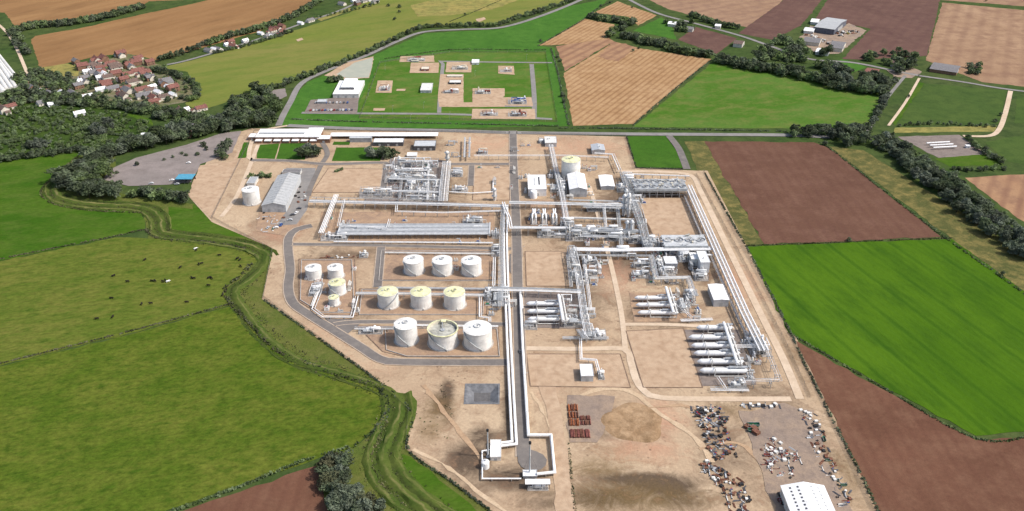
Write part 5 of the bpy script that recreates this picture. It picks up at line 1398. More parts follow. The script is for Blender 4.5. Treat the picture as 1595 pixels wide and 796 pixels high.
for zone, n, (x0,y0,x1,y1) in (
    ('in the process block left of the wide rack', 26, (604,258,690,312)), ('around the exchanger trains south of the compressor house', 14, (822,330,886,368)),
    ('between the middle rack and the concrete way', 18, (900,360,946,446)), ('around the zigzag rack', 18, (980,396,1080,444)), ('under the fan cooler with four fans', 12, (1024,376,1106,404)),
    ('beside the diagonal rack', 16, (958,276,1004,380)), ('by the manifold at the middle tank row', 10, (756,456,796,492)), ('around the small tank group', 8, (470,420,556,486)),
    ('beneath the long cooler bank', 12, (500,340,770,380)), ('beside the drum vessels right of the main road', 9, (880,462,924,520)), ('beside the drum vessels below the zigzag rack', 8, (1050,452,1090,500)),
    ('between the tanks of the back row', 6, (664,400,768,434)), ('at the eastern ends of the six drum vessels', 10, (1150,520,1190,600)), ('near the white hall and compressor house', 12, (850,250,934,318)), ('on the north yard gravel', 10, (700,216,848,300))):
    for k in range(int(n*1.7)):
        p = P(rs.uniform(x0,x1), rs.uniform(y0,y1)); i = rs.randrange(12); lab = SPN[i % 4]+' '+zone; rz = SITE+rs.choice((0,math.pi/2,math.pi)); sc = rs.uniform(.75,1.15)
        if i not in spu:
            spu.add(i); o = SP[i]; o.location = p; o.rotation_euler = (0,0,rz); o.scale = (sc,)*3; o['label'] = lab; o['group'] = 'small plant '+zone
        else: copy_tree(SP[i], p, rz, sc, lab, 'small plant '+zone)

# ================================================================== TREES
def crown_quads(seed, n, lobes, leaf, tall=1.0, spread=1.0):
    """leaf clumps on the shells of several lobes, for a tree 1 unit tall; (n,4,3)"""
    rd = np.random.RandomState(seed)
    L = []
    for i in range(lobes):
        a = rd.uniform(0, 2*np.pi); rr = rd.uniform(.0,.30)*spread; z = rd.uniform(.20,.80)
        L.append((rr*np.cos(a), rr*np.sin(a), z, rd.uniform(.13,.23)*(1.15-.5*abs(z-.55))))
    L.append((0,0,.55,.27*spread)); L.append((rd.uniform(-.08,.08),rd.uniform(-.08,.08),.84,.14))
    L = np.array(L); w = L[:,3]**2; w /= w.sum()
    k = rd.choice(len(L), n, p=w)
    v = rd.normal(size=(n,3)); v /= np.linalg.norm(v,axis=1)[:,None]
    v[:,2] = np.where(v[:,2] < -.35, -v[:,2]*.6, v[:,2])
    rad = L[k,3]*rd.uniform(.72,1.12,n)
    c = L[k,:3] + v*rad[:,None]*np.array([1,1,.9*tall])
    nrm = v + rd.normal(scale=.55,size=(n,3)); nrm /= np.linalg.norm(nrm,axis=1)[:,None]
    up = rd.normal(size=(n,3)); t = np.cross(nrm,up); t /= np.linalg.norm(t,axis=1)[:,None]; b = np.cross(nrm,t)
    s = leaf*rd.uniform(.6,1.4,n)[:,None]; e = rd.uniform(.6,1.0,n)[:,None]
    q = np.stack([c-t*s-b*s*e, c+t*s-b*s*e*.7, c+t*s*.8+b*s*e, c-t*s*.7+b*s*e*.9],1)
    return q
def quads_mesh(name, q, mat):
    v = np.ascontiguousarray(q.reshape(-1,3)); n = len(q)
    m = bpy.data.meshes.new(name)
    m.vertices.add(len(v)); m.vertices.foreach_set('co', v.ravel().astype(np.float32))
    m.loops.add(4*n); m.loops.foreach_set('vertex_index', np.arange(4*n, dtype=np.int32))
    m.polygons.add(n); m.polygons.foreach_set('loop_start', np.arange(0,4*n,4,dtype=np.int32))
    try: m.polygons.foreach_set('loop_total', np.full(n,4,dtype=np.int32))
    except Exception: pass
    m.materials.append(MATS[mat]); m.update(calc_edges=True)
    return m
def trunk_mesh(seed):
    rd = random.Random(seed); mb = MB()
    mb.cyl((0,0,0),(rd.uniform(-.02,.02),rd.uniform(-.02,.02),.32),.030,.020,7)
    for i in range(5):
        a = i*1.257+rd.uniform(-.3,.3); mb.cyl((0,0,.22+.02*i),(.2*math.cos(a),.2*math.sin(a),.5+.05*i),.014,.004,5)
    mb.cyl((0,0,.3),(0.01,0,.8),.018,.004,6)
    return mb.mesh('trunk', 'm_bark')
LEAVES = ['m_leaf_dark','m_leaf_dark','m_leaf_mid','m_leaf_grey','m_leaf_dark','m_leaf_brown']
PROTO = []
for i in range(6):
    cq = crown_quads(20+i, 900, 11, .042, 1.0, 1.2 if i != 3 else 1.0)
    PROTO.append((quads_mesh('crown', cq, LEAVES[i]), trunk_mesh(i), LEAVES[i]))
LOD = [crown_quads(40+i, 170, 7, .08, 1.0, 1.2) for i in range(4)]
TREES = []     # (place, height, kind, label, group)
rt = random.Random(99)
def belt(px, n, width, h0, h1, label, group, kinds=(0,1,4,2), name='broadleaf_tree'):
    pts = smooth_path([P(*p) for p in px], 3.0)
    ds = [0.0]
    for a, b in zip(pts, pts[1:]): ds.append(ds[-1]+(b-a).length)
    for i in range(n):
        s = ds[-1]*(i+rt.uniform(.1,.9))/n
        j = max(0, min(len(pts)-2, int(np.searchsorted(ds, s))-1))
        t = (s-ds[j])/max(1e-3, ds[j+1]-ds[j]); p = pts[j].lerp(pts[j+1], t); d = (pts[j+1]-pts[j]).normalized()
        p = p + Vector((-d.y,d.x,0))*rt.uniform(-width/2,width/2)
        TREES.append((p, rt.uniform(h0,h1), rt.choice(kinds), label, group, name))
def area(px, n, h0, h1, label, group, kinds=(0,1,4,2), name='broadleaf_tree'):
    q = [P(*p) for p in px]; xs = [p.x for p in q]; ys = [p.y for p in q]
    def inside(x, y):
        c = False
        for i in range(len(q)):
            a, b = q[i], q[i-1]
            if (a.y > y) != (b.y > y) and x < (b.x-a.x)*(y-a.y)/(b.y-a.y)+a.x: c = not c
        return c
    k = 0
    while k < n:
        x, y = rt.uniform(min(xs),max(xs)), rt.uniform(min(ys),max(ys))
        if inside(x, y): TREES.append((Vector((x,y,0)), rt.uniform(h0,h1), rt.choice(kinds), label, group, name)); k += 1
def one(px, py, h, label, kind=0, name='broadleaf_tree'):
    TREES.append((P(px,py), h, kind, label, None, name))
# near clump at the bottom edge
area([(494,730),(530,712),(548,735),(560,775),(600,800),(560,815),(518,800),(500,765)], 46, 6, 10, 'silvery-green tree in the clump at the bottom picture edge', 'trees of the bottom clump', (3,3,0,4,1,5))
# belts round the old car park
belt([(112,296),(122,276),(145,256),(180,240),(230,225),(290,212),(350,200),(430,190)], 84, 22, 10, 16, 'dark broadleaf tree in the belt behind the old car park', 'trees behind the old car park', (0,1,4,2,3))
belt([(118,292),(140,302),(165,306),(186,306)], 14, 12, 11, 15, 'dark rounded tree on the inner bend of the flood bank', 'trees on the bank bend')
belt([(196,306),(215,305),(232,307),(250,308),(268,311),(292,314)], 12, 5, 7, 11, 'bushy dark tree along the near side of the old car park', 'trees below the car park')
area([(135,270),(160,248),(178,245),(160,290),(150,300),(128,298)], 12, 10, 15, 'dark broadleaf tree in the corner wood left of the old car park', 'corner wood trees')
belt([(356,220),(350,232),(346,250)], 6, 6, 7, 10, 'dark tree on the planted strip of the old car park', 'planted strip trees')
for (x,y,h) in ((318,228,6),(322,234,5),(308,242,4),(214,258,5),(270,246,3),(284,240,3),(290,243,3),(256,250,3),(182,270,3)):
    TREES.append((P(x,y), h, 0, 'lone shrub growing through the old car park paving', 'car park shrubs', 'shrub'))
belt([(466,246),(480,244),(496,243)], 7, 8, 9, 13, 'big grey-green tree on the office lawn', 'office lawn trees', (3,0,3))
belt([(576,248),(596,246),(616,244)], 8, 8, 8, 12, 'dark round tree beside the right lawn', 'right lawn trees', (0,3,4))
belt([(390,278),(405,276),(422,276)], 6, 5, 4, 6, 'low green shrub behind the domed tank', 'domed tank shrubs', (2,0), 'shrub')
belt([(522,268),(535,266)], 3, 3, 3, 4, 'small round bush on the gravel left of the process block', 'gravel bushes', (2,), 'shrub')
# right-hand belts
belt([(1228,212),(1262,210),(1300,208),(1340,206)], 18, 10, 8, 12, 'dark tree in the short belt along the public road', 'short road belt trees')
area([(1290,216),(1312,206),(1350,206),(1352,228),(1320,232),(1300,228)], 16, 9, 13, 'dark tree in the dense clump at the lane end', 'lane end clump trees', (0,4,3))
belt([(1358,218),(1390,236),(1420,258),(1450,282),(1490,312),(1530,344),(1570,374),(1612,404)], 92, 26, 8, 13, 'dark grey-green tree in the long eastern belt', 'eastern belt trees', (0,3,4,0,3,1))
belt([(1376,208),(1420,240),(1480,288),(1540,330),(1600,378)], 34, 8, 5, 8, 'low hedge tree on the far side of the long eastern belt', 'eastern hedge trees', (0,2))
belt([(1116,96),(1150,104),(1200,112),(1240,120),(1280,130),(1320,140),(1378,148)], 74, 16, 10, 14, 'tall dark tree in the belt above the green field', 'belt above the green field', (0,4,1,0))
area([(1270,118),(1300,112),(1345,122),(1396,126),(1392,146),(1350,150),(1290,134)], 28, 11, 16, 'tall dark tree in the wide part of the belt', 'wide belt trees', (0,4,0,3))
belt([(1392,126),(1376,158),(1364,182),(1352,206)], 22, 5, 6, 9, 'rounded tree in the row beside the narrow lane', 'lane row trees', (0,3))
belt([(970,58),(1000,66),(1040,76),(1070,84),(1104,90)], 40, 12, 9, 12, 'dark tree in the belt over the stubble triangle', 'stubble belt trees')
belt([(914,28),(940,32),(968,36),(980,36)], 16, 8, 8, 11, 'dark tree in the short top belt', 'short top belt trees')
belt([(984,36),(962,50),(952,60)], 12, 10, 8, 12, 'dark tree in the slanting belt', 'slanting belt trees')
area([(1180,70),(1215,60),(1260,78),(1300,88),(1310,104),(1280,110),(1200,98),(1160,92)], 42, 9, 14, 'dark tree round the farm gardens', 'farm garden trees', (0,1,4,2))
area([(1335,90),(1400,82),(1440,92),(1442,110),(1400,118),(1370,104)], 30, 8, 13, 'dark tree round the lane-junction cottages', 'junction trees')
area([(1495,104),(1528,102),(1530,118),(1500,116)], 8, 6, 9, 'small tree beside the long dark barn', 'dark barn trees')
belt([(1075,26),(1088,28)], 5, 6, 8, 12, 'tree beside the far bungalow', 'far bungalow trees')
belt([(1090,30),(1120,40),(1148,46)], 14, 8, 7, 10, 'tree in the hedge row below the far stubble', 'far hedge row trees')
area([(1036,36),(1075,30),(1080,50),(1056,56)], 10, 7, 10, 'garden tree of the far cottages', 'far cottage trees')
belt([(1500,214),(1530,236),(1566,258)], 16, 5, 4, 7, 'low dark hedge tree by the far gravel pad', 'gravel pad hedge trees')
belt([(1482,264),(1520,266),(1562,262)], 12, 8, 4, 6, 'low scrub tree below the far gravel pad', 'gravel pad scrub')
belt([(1398,196),(1460,194),(1550,198)], 20, 4, 3, 5, 'low hedge tree under the far paddock', 'paddock hedge trees')
# road and lane trees, far left
belt([(398,150),(440,134),(480,118),(530,100),(570,84),(620,60),(650,46),(690,42),(770,40),(810,28),(850,16),(900,-2)], 150, 6, 5, 8, 'tree in the long roadside hedge', 'roadside hedge trees')
area([(345,170),(372,150),(400,140),(428,152),(432,180),(400,188),(360,186)], 34, 9, 14, 'dark tree in the wood at the road junction', 'junction wood trees')
belt([(20,52),(60,42),(100,40),(150,32),(190,22),(222,13)], 90, 9, 8, 11, 'tree in the belt between the stubble fields', 'stubble divide trees')
belt([(22,52),(30,70),(38,88)], 12, 10, 9, 12, 'tree in the belt by the polytunnels', 'polytunnel trees')
for x in (250,258,266,276,284,294,301,309): TREES.append((P(x, 95-(x-250)*.3), 9, 0, 'roadside tree in the spaced row below the stubble', 'spaced row trees', 'broadleaf_tree'))
belt([(318,72),(360,58),(400,48),(450,30),(480,14),(500,2)], 90, 7, 7, 10, 'tree in the hedge along the far lane', 'far lane trees')
belt([(330,84),(370,76),(420,62),(455,50)], 26, 5, 4, 7, 'garden hedge tree by the roadside hamlet', 'hamlet hedge trees')
belt([(480,32),(560,14),(590,6)], 18, 4, 3, 6, 'low hedge tree by the yellow strip', 'yellow strip hedge')
area([(28,118),(70,112),(110,122),(125,142),(60,150),(20,150)], 90, 6, 10, 'dark tree left of the village', 'village trees')
area([(0,150),(60,146),(120,152),(240,170),(330,185),(360,196),(300,204),(240,184),(160,168),(60,164),(0,168)], 190, 6, 10, 'dark tree in the wood below the village', 'village wood trees', (0,1,4,2))
area([(120,100),(240,96),(300,130),(308,155),(230,165),(130,150)], 125, 3, 6.5, 'small garden tree between the village houses', 'village garden trees', (0,2,1))
belt([(238,112),(270,118),(306,136),(300,160)], 24, 5, 6, 9, 'tree on the pasture edge of the village', 'village edge trees')
area([(0,170),(60,166),(170,174),(232,190),(228,212),(140,230),(120,236),(0,248)], 700, 2.2, 4.5, 'young tree of the plantation left of the terminal', 'plantation', (2,2,1,5))
belt([(-10,252),(40,246),(90,240),(130,234)], 30, 10, 5, 8, 'tree on the plantation edge', 'plantation edge trees', (0,4))
belt([(46,232),(66,226)], 10, 14, 7, 9, 'silver tree in the plantation', 'silver trees', (3,))
area([(140,200),(175,190),(180,206),(150,216)], 14, 7, 10, 'silver tree in the plantation', 'silver trees', (3,3,0))
belt([(512,128),(534,126)], 6, 6, 6, 9, 'dark tree by the settling lagoon', 'lagoon trees')
for (x,y,h) in ((1561,429,4),(1322,376,4),(842,66,5),(868,90,4),(872,96,4),(876,150,6),(878,160,5),(986,80,4),(995,76,4),(1415,152,4),(1284,226,5),(1558,180,4),(1550,190,4),(985,12,3),(936,10,4),(950,5,4),(605,10,5),(622,12,6),(622,20,5),(615,31,5),(724,24,4),(1536,2,5)):
    TREES.append((P(x,y), h, 0, 'lone dark bush standing on a field boundary', 'boundary bushes', 'shrub'))
TREES.sort(key=lambda t: -t[1]/mpp(t[0]))
near, rest = TREES[:300], TREES[300:]
import re
ADJ = ['dark', 'dark', 'mid-green', 'silvery', 'dark', 'brownish']
def tree_label(t, mid):
    p, h, k, lab, g, nm = t
    if g is None: return lab
    base = re.sub(r'^(tall |low |small |big |young )?(dark |silvery-green |grey-green |dark grey-green |silver )?(rounded |bushy |round )?', '', lab)
    x0, xa, xb, hm = mid[g]
    seg = ', left end' if p.x < xa else ', right end' if p.x > xb else ', middle'
    size = 'tall' if h > hm else 'lower'
    return size + ' ' + ADJ[k] + ' ' + base + seg
MID = {}
for g_ in {t[4] for t in near if t[4]}:
    xs_ = sorted(t[0].x for t in near if t[4] == g_); hs_ = sorted(t[1] for t in near if t[4] == g_)
    MID[g_] = (xs_[0], xs_[len(xs_)//3], xs_[2*len(xs_)//3], hs_[len(hs_)//2])
near = [(t[0], t[1], t[2], tree_label(t, MID), t[4], t[5]) for t in near]
for (p, h, k, lab, g, nm) in near:
    th = thing(nm, lab, 'tree' if nm != 'shrub' else 'shrub', p, rt.uniform(0,6.28), g)
    s = rt.uniform(1.05,1.5) if nm != 'shrub' else 1.4
    th.scale = (h*s, h*s, h)
    link('crown', PROTO[k][0], th); link('trunk', PROTO[k][1], th)
def merged(sel, mat, name, label):
    qs = []
    for (p, h, k, lab, g, nm) in sel:
        a = rt.uniform(0,6.28); c, s = math.cos(a), math.sin(a); q = LOD[rt.randrange(4)].copy(); w = h*rt.uniform(1.1,1.6)
        x = (q[...,0]*c-q[...,1]*s)*w+p.x; y = (q[...,0]*s+q[...,1]*c)*w+p.y; q = np.stack([x,y,q[...,2]*h*1.02-.08*h],-1)
        qs.append(q)
    if qs:
        o = link(name, quads_mesh(name, np.concatenate(qs), mat)); tag(o, label, 'trees', kind='stuff')
merged([t for t in rest if t[2] in (0,4)], 'm_leaf_dark', 'distant_trees', 'dark trees of the far hedges, village gardens and woods')
merged([t for t in rest if t[2] in (1,2,5)], 'm_leaf_mid', 'distant_trees', 'mid-green trees of the plantation and far woods')
merged([t for t in rest if t[2] == 3], 'm_leaf_grey', 'distant_trees', 'silver-green trees in the far belts')

# ================================================================== HEDGES, REEDS, DITCH EDGES
def hedge(label, px, h, w, mat='m_leaf_dark', per=5.0, size=.55, name='hedge', gaps=.15):
    pts = smooth_path([P(*p) for p in px], 3.0); rd = np.random.RandomState(len(pts)+int(h*10)); qs = []
    o = pts[0]
    for a, b in zip(pts, pts[1:]):
        L = (b-a).length; n = int(per*L*rd.uniform(1-gaps*2,1.2))
        if rd.rand() < gaps*.5: continue
        t = rd.rand(n); d = (b-a).normalized(); off = rd.uniform(-w/2,w/2,n); zz = rd.rand(n)**.7*h*rd.uniform(.6,1.1)
        c = np.stack([a.x-o.x+(b.x-a.x)*t-d.y*off, a.y-o.y+(b.y-a.y)*t+d.x*off, zz], 1)
        nr = rd.normal(size=(n,3)); nr /= np.linalg.norm(nr,axis=1)[:,None]; u = np.cross(nr, rd.normal(size=(n,3))); u /= np.linalg.norm(u,axis=1)[:,None]; v = np.cross(nr,u)
        s = size*rd.uniform(.5,1.3,n)[:,None]
        qs.append(np.stack([c-u*s-v*s, c+u*s-v*s*.7, c+u*s*.8+v*s, c-u*s*.7+v*s*.8],1))
    th = tag(link(name, quads_mesh('foliage', np.concatenate(qs), mat), None, (o.x,o.y,0)), label, 'hedge' if name == 'hedge' else 'reeds' if name == 'reed_bed' else 'weeds', kind=None if name == 'hedge' else 'stuff')
H = hedge
H('dark reedy hedge between the upper pasture and the flood bank', [(400,398),(378,428),(352,448),(358,472),(390,505),(430,545),(500,575),(590,603)], 1.6, 3.0, 'm_leaf_brown')
H('dark scrub line on the tip of the lower pasture', [(590,603),(600,622),(602,645),(585,672),(556,694)], 1.8, 3.5, 'm_leaf_dark')
H('hedge between the lower pasture and the ploughed corner', [(556,694),(470,720),(350,768),(240,808)], 1.4, 2.2, 'm_leaf_mid')
H('ditch hedge between the two left pastures', [(-20,572),(100,542),(200,517),(300,490),(358,474)], .8, 1.6, 'm_leaf_brown')
H('ditch hedge along the top of the upper pasture', [(-20,408),(90,386),(180,368),(226,358),(240,366)], .8, 1.6, 'm_leaf_brown')
H('reedy edge of the flood bank on the left green field', [(128,238),(96,266),(64,298),(84,318),(140,328),(222,332)], 1.0, 2.0, 'm_reed', name='reed_bed')
H('reedy outer edge of the flood bank below the pasture corner', [(226,358),(250,372),(330,378),(384,388)], 1.0, 2.0, 'm_leaf_brown', name='reed_bed')
H('dark bank edge along the terminal fence', [(412,468),(450,495),(500,530),(545,562),(578,586),(640,640),(636,700),(700,748),(768,800)], .9, 1.4, 'm_leaf_dark')
H('reeds in the lower loop of the flood bank ditch', [(600,655),(585,690),(574,712),(582,742),(610,780),(640,806)], 1.0, 4.0, 'm_reed', name='reed_bed', per=7)
BK1 = [(150,236),(112,262),(88,284),(84,300),(100,312),(150,320),(205,322),(236,330),(248,346),(250,362),(275,368),(330,374),(385,384),(412,396)]
H('patchy dry grass tufts on the looping flood bank', BK1, .6, 19, 'm_reed', 9, .45, 'reed_bed', .3)
H('dark sedge tufts in the hollows of the looping flood bank', BK1, .7, 15, 'm_leaf_brown', 4, .45, 'reed_bed', .4)
BK2 = [(408,416),(384,438),(368,455),(384,486),(420,528),(470,562),(530,582),(596,606)]
H('dry grass tufts on the flood bank beside the terminal fence', BK2, .6, 16, 'm_reed', 8, .45, 'reed_bed', .3)
BK3 = [(612,622),(618,644),(606,676),(596,702),(594,718),(606,744),(634,774),(674,806),(700,832)]
H('dry grass tufts on the lower flood bank', BK3, .7, 24, 'm_reed', 11, .4, 'reed_bed', .3)
H('dark sedge tufts on the lower flood bank', BK3, .8, 20, 'm_leaf_brown', 6, .4, 'reed_bed', .4)
H('hedge on the right fence line of the terminal, upper part', [(1098,270),(1130,328),(1162,384)], 1.0, 1.2)
H('hedge on the right fence line of the terminal, middle part', [(1162,384),(1200,456),(1232,520),(1250,560)], 1.1, 1.4)
H('hedge on the right fence line of the terminal, lower part', [(1250,560),(1300,660),(1345,748),(1372,806)], 1.1, 1.4)
H('ditch hedge between the crop field and the lower brown field', [(1228,518),(1370,601),(1520,683),(1610,678)], .9, 1.5, 'm_leaf_mid')
H('hedge between the brown field and the crop field', [(1162,383),(1300,378),(1482,371)], .7, 1.2, 'm_reed')
H('hedge along the right of the brown and crop fields', [(1275,222),(1292,231),(1380,300),(1470,369),(1540,418),(1612,470)], 1.3, 2.0, 'm_leaf_mid')
H('low hedge along the public road in front of the stubble triangle', [(870,200),(990,201),(1100,203),(1225,205)], 1.6, 2.0)
H('low hedge between the second compound and the public road', [(452,186),(560,190),(700,193),(870,197)], 1.3, 2.0)
H('hedge on the right edge of the second compound', [(858,76),(868,110),(878,160),(886,196)], 1.4, 2.0)
H('hedge between the stubble triangle and the green field', [(1108,94),(1060,132),(1010,174),(986,196)], 1.2, 1.6)
H('hedge on the upper edge of the second compound', [(598,92),(700,78),(790,78),(850,78)], 1.0, 1.6, 'm_leaf_mid')
H('hedge on the far edge of the compound meadow', [(838,72),(880,48),(910,30),(930,14),(955,2)], 1.2, 1.8)
H('dark hedge beside the small lawn by the gate', [(976,214),(984,240),(991,262)], 1.2, 1.0)
H('dark hedge below the small lawn by the gate', [(991,262),(1030,263),(1062,264)], 1.2, 1.0)
H('hedge across the olive pasture', [(700,34),(740,18),(790,-4)], .5, .9)
H('weed tufts on the gravel near the lined basin', [(662,650),(672,668),(686,690)], .7, 12.0, 'm_reed', .8, .5, 'weed_patch')
H('dark weeds left of the lined basin', [(690,600),(692,622),(700,640),(708,650)], .5, 3.5, 'm_leaf_brown', 2.0, .4, 'weed_patch')
H('dark weedy edge of the pale apron by the dirt yard', [(886,690),(890,740),(896,800)], .7, 1.4, 'm_leaf_brown', 4, .4, 'weed_patch')

# ================================================================== FENCES
def fence(label, px, h=2.4, step=12.0):
    pts = [P(*p) for p in px]; o = pts[0].copy()
    th = thing('chain_link_fence', label, 'fence', o)
    pm = MB(); pm.box(-.07,-.07,0,.07,.07,h+.1); pm.tube([(0,0,h),(0,.35,h+.45)], .05, 4); pm = pm.mesh('post', 'm_concrete')
    mb = MB()
    for a, b in zip(pts, pts[1:]):
        L = (b-a).length; k = max(1, int(L/step)); rz = math.atan2((b-a).y,(b-a).x)
        for i in range(k): p = a.lerp(b, i/k)-o; link('post', pm, th, p, rz)
        A, Bp = a-o, b-o
        mb.add([(A.x,A.y,.05),(Bp.x,Bp.y,.05),(Bp.x,Bp.y,h),(A.x,A.y,h)], [(0,1,2,3)])
    mb.obj('wire_mesh', 'm_wire', th)
fence('chain-link fence along the right side of the terminal', [(1096,268),(1160,390),(1236,530),(1300,664),(1362,800)])
fence('chain-link fence along the left side of the terminal', [(396,206),(330,340),(424,390),(410,464),(576,585),(636,640),(632,700),(762,796)])
fence('chain-link fence along the road side of the terminal', [(396,204),(690,206),(788,208)])
fence('chain-link fence along the road side east of the main road', [(812,209),(974,213),(988,264),(1064,266)])
fence('inner chain-link fence along the right perimeter track', [(1084,272),(1150,392),(1226,540),(1262,620)])
fence('chain-link fence round the second compound', [(560,184),(592,98),(700,82),(850,82),(868,190),(560,184)])

# ================================================================== LAMP POSTS
def lamp(label, px, py, h=9, group=None):
    th = thing('lamp_post', label, 'lamp post', P(px,py), 0, group)
    mb = MB(); mb.cyl((0,0,0),(0,0,h),.12,.07,6); mb.tube([(0,0,h-.1),(.8,0,h+.2)], .06, 5); mb.obj('pole', 'm_galv', th)
    mb = MB(); mb.box(.6,-.18,h+.12,1.3,.18,h+.3); mb.obj('lantern', 'm_lightgrey', th)
for y in (230,280,400,520,600,660): lamp('grey lamp post along the right edge of the main site road', 811+(y-230)*.02, y, 9, 'lamp posts of the main site road')
for (x,y) in ((612,176),(640,190),(700,186),(660,170),(740,120),(820,94),(600,110),(574,150)): lamp('slim lamp post on the second compound grass', x, y, 8, 'lamp posts of the second compound')

# ================================================================== CARS
def car_proto(mat):
    th = thing('parked_car', 'x', 'car')
    mb = MB()
    prof = [(-2.1,.35),(-2.15,.75),(-1.3,.9),(-.7,1.42),(.9,1.45),(1.6,.95),(2.1,.85),(2.1,.35)]
    n = len(prof); mb.add([(x,-.85,z) for x,z in prof]+[(x,.85,z) for x,z in prof], [tuple(range(n)), tuple(range(2*n-1,n-1,-1))]+[(i,n+i,n+(i+1)%n,(i+1)%n) for i in range(n)])
    mb.obj('body', mat, th)
    mb = MB(); mb.add([(-1.2,-.87,.95),(-.68,-.87,1.36),(.85,-.87,1.38),(1.4,-.87,.98)],[(0,3,2,1)]); mb.add([(-1.2,.87,.95),(-.68,.87,1.36),(.85,.87,1.38),(1.4,.87,.98)],[(0,1,2,3)]); mb.add([(-1.28,-.7,.94),(-.74,-.7,1.42),(-.74,.7,1.42),(-1.28,.7,.94)],[(0,1,2,3)]); mb.obj('glazing', 'm_glass', th)
    wm = MB(); wm.cyl((0,-.1,0),(0,.1,0),.33,.33,10); wm = wm.mesh('wheel', 'm_black')
    for x in (-1.3,1.3):
        for y in (-.8,.8): link('wheel', wm, th, (x,y,.33))
    return th
CP = [car_proto(m) for m in ('m_red','m_white','m_steel_dark','m_blue','m_lightgrey')]
CN = ['red','white','black','blue','silver']; cu = set()
def car(k, x, y, rz, where, group, sc=1.0):
    lab = CN[k]+' car '+where
    if k not in cu:
        cu.add(k); o = CP[k]; o.location = P(x,y)+Vector((0,0,.45)); o.rotation_euler = (0,0,rz); o['label'] = lab; o['group'] = group
    else: copy_tree(CP[k], P(x,y)+Vector((0,0,.45)), rz, sc, lab, group)
for i in range(15): car((0,1,4,2,0,3,4,1,0,2,4,1,3,4,2)[i], 484+i*4.6, 173-i*.05, math.pi/2, 'parked in the lower row of the second compound car park', 'cars in the compound car park')
for i in range(10): car((4,2,1,3,4,2,1,4,2,3)[i], 492+i*5.5, 161, math.pi/2, 'parked in the upper row of the second compound car park', 'cars in the compound car park')
for i, (x,y,r) in enumerate(((456,336,.3),(462,333,1.2),(452,344,.2),(438,352,1.4),(430,356,.3),(466,326,.1),(418,356,1.2))): car((2,1,4,3,1,2,4)[i], x, y, r, 'parked in the yard in front of the long grey workshop', 'cars at the workshop')
car(2, 811, 549, math.pi/2+.02, 'driving on the main site road', 'moving car')
for i, (x,y) in enumerate(((268,282),(276,288),(294,255),(236,287))): car((1,4,1,4)[i], x, y, .2, 'left in the old car park near the blue shelter', 'cars in the old car park')

# ================================================================== LAYDOWN YARD
def proto(name, cat, parts):
    th = thing(name, 'x', cat)
    for nm, mb, mat in parts: mb.obj(nm, mat, th)
    return th
def spool(mat):
    a = MB(); a.tube([(-3,0,.5),(1,0,.5),(2,0,.9),(2,0,2.2)], .38, 8)
    b = MB(); b.cyl((-3.15,0,.5),(-3,0,.5),.6,.6,10); c = MB(); c.cyl((2,0,2.2),(2,0,2.35),.6,.6,10)
    return proto('pipe_spool', 'pipe', [('pipe', a, mat), ('flange', b, 'm_steel_dark'), ('flange', c, 'm_steel_dark')])
def bars(mat):
    parts = []
    for i in range(5): m = MB(); m.cyl((-3.2+.2*i,-.8+.36*i,.3+.12*(i%2)),(3+.15*i,-.7+.35*i,.3+.1*(i%2)),.16,.16,6); parts.append(('bar', m, mat))
    m = MB(); m.box(-2,-1,0,-1.8,1,.14); parts.append(('bearer', m, 'm_timber')); m = MB(); m.box(1.8,-1,0,2,1,.14); parts.append(('bearer', m, 'm_timber'))
    return proto('bar_bundle', 'metal bars', parts)
def crate(mat):
    a = MB(); a.box(-1.5,-1.1,.15,1.5,1.1,1.5); ps = [('box', a, mat)]
    for x in (-1.4,1.4): b = MB(); b.box(x-.08,-1.16,.1,x+.08,1.16,1.56); ps.append(('batten', b, 'm_timber'))
    return proto('crate', 'crate', ps)
def drum():
    a = MB(); a.cyl((0,-.6,1),(0,.6,1),.55,.55,12); b = MB(); b.cyl((0,-.7,1),(0,-.6,1),1,1,16); c = MB(); c.cyl((0,.6,1),(0,.7,1),1,1,16)
    return proto('cable_drum', 'drum', [('core', a, 'm_steel_dark'), ('flange', b, 'm_timber'), ('flange', c, 'm_timber')])
def valve(mat):
    a = MB(); a.cyl((-1.2,0,.7),(1.2,0,.7),.45,.45,10); a.cyl((0,0,.7),(0,0,2),.22,.22,8); b = MB(); b.cyl((0,0,2),(0,0,2.12),.6,.6,12); c = MB(); c.cyl((-1.3,0,.7),(-1.2,0,.7),.7,.7,12); d = MB(); d.cyl((1.2,0,.7),(1.3,0,.7),.7,.7,12)
    return proto('valve', 'valve', [('body', a, mat), ('handwheel', b, 'm_red'), ('flange', c, 'm_grey'), ('flange', d, 'm_grey')])
def skip(mat):
    a = MB(); a.add([(-2,-.9,0),(2,-.9,0),(2,.9,0),(-2,.9,0),(-3,-1.1,1.7),(3,-1.1,1.7),(3,1.1,1.7),(-3,1.1,1.7)], [(0,1,2,3),(0,4,5,1),(1,5,6,2),(2,6,7,3),(3,7,4,0)])
    b = MB(); b.box(-3,-1.15,1.6,3,-1.0,1.75); c = MB(); c.box(-3,1.0,1.6,3,1.15,1.75)
    return proto('skip', 'skip', [('tub', a, mat), ('rim', b, 'm_grey'), ('rim', c, 'm_grey')])
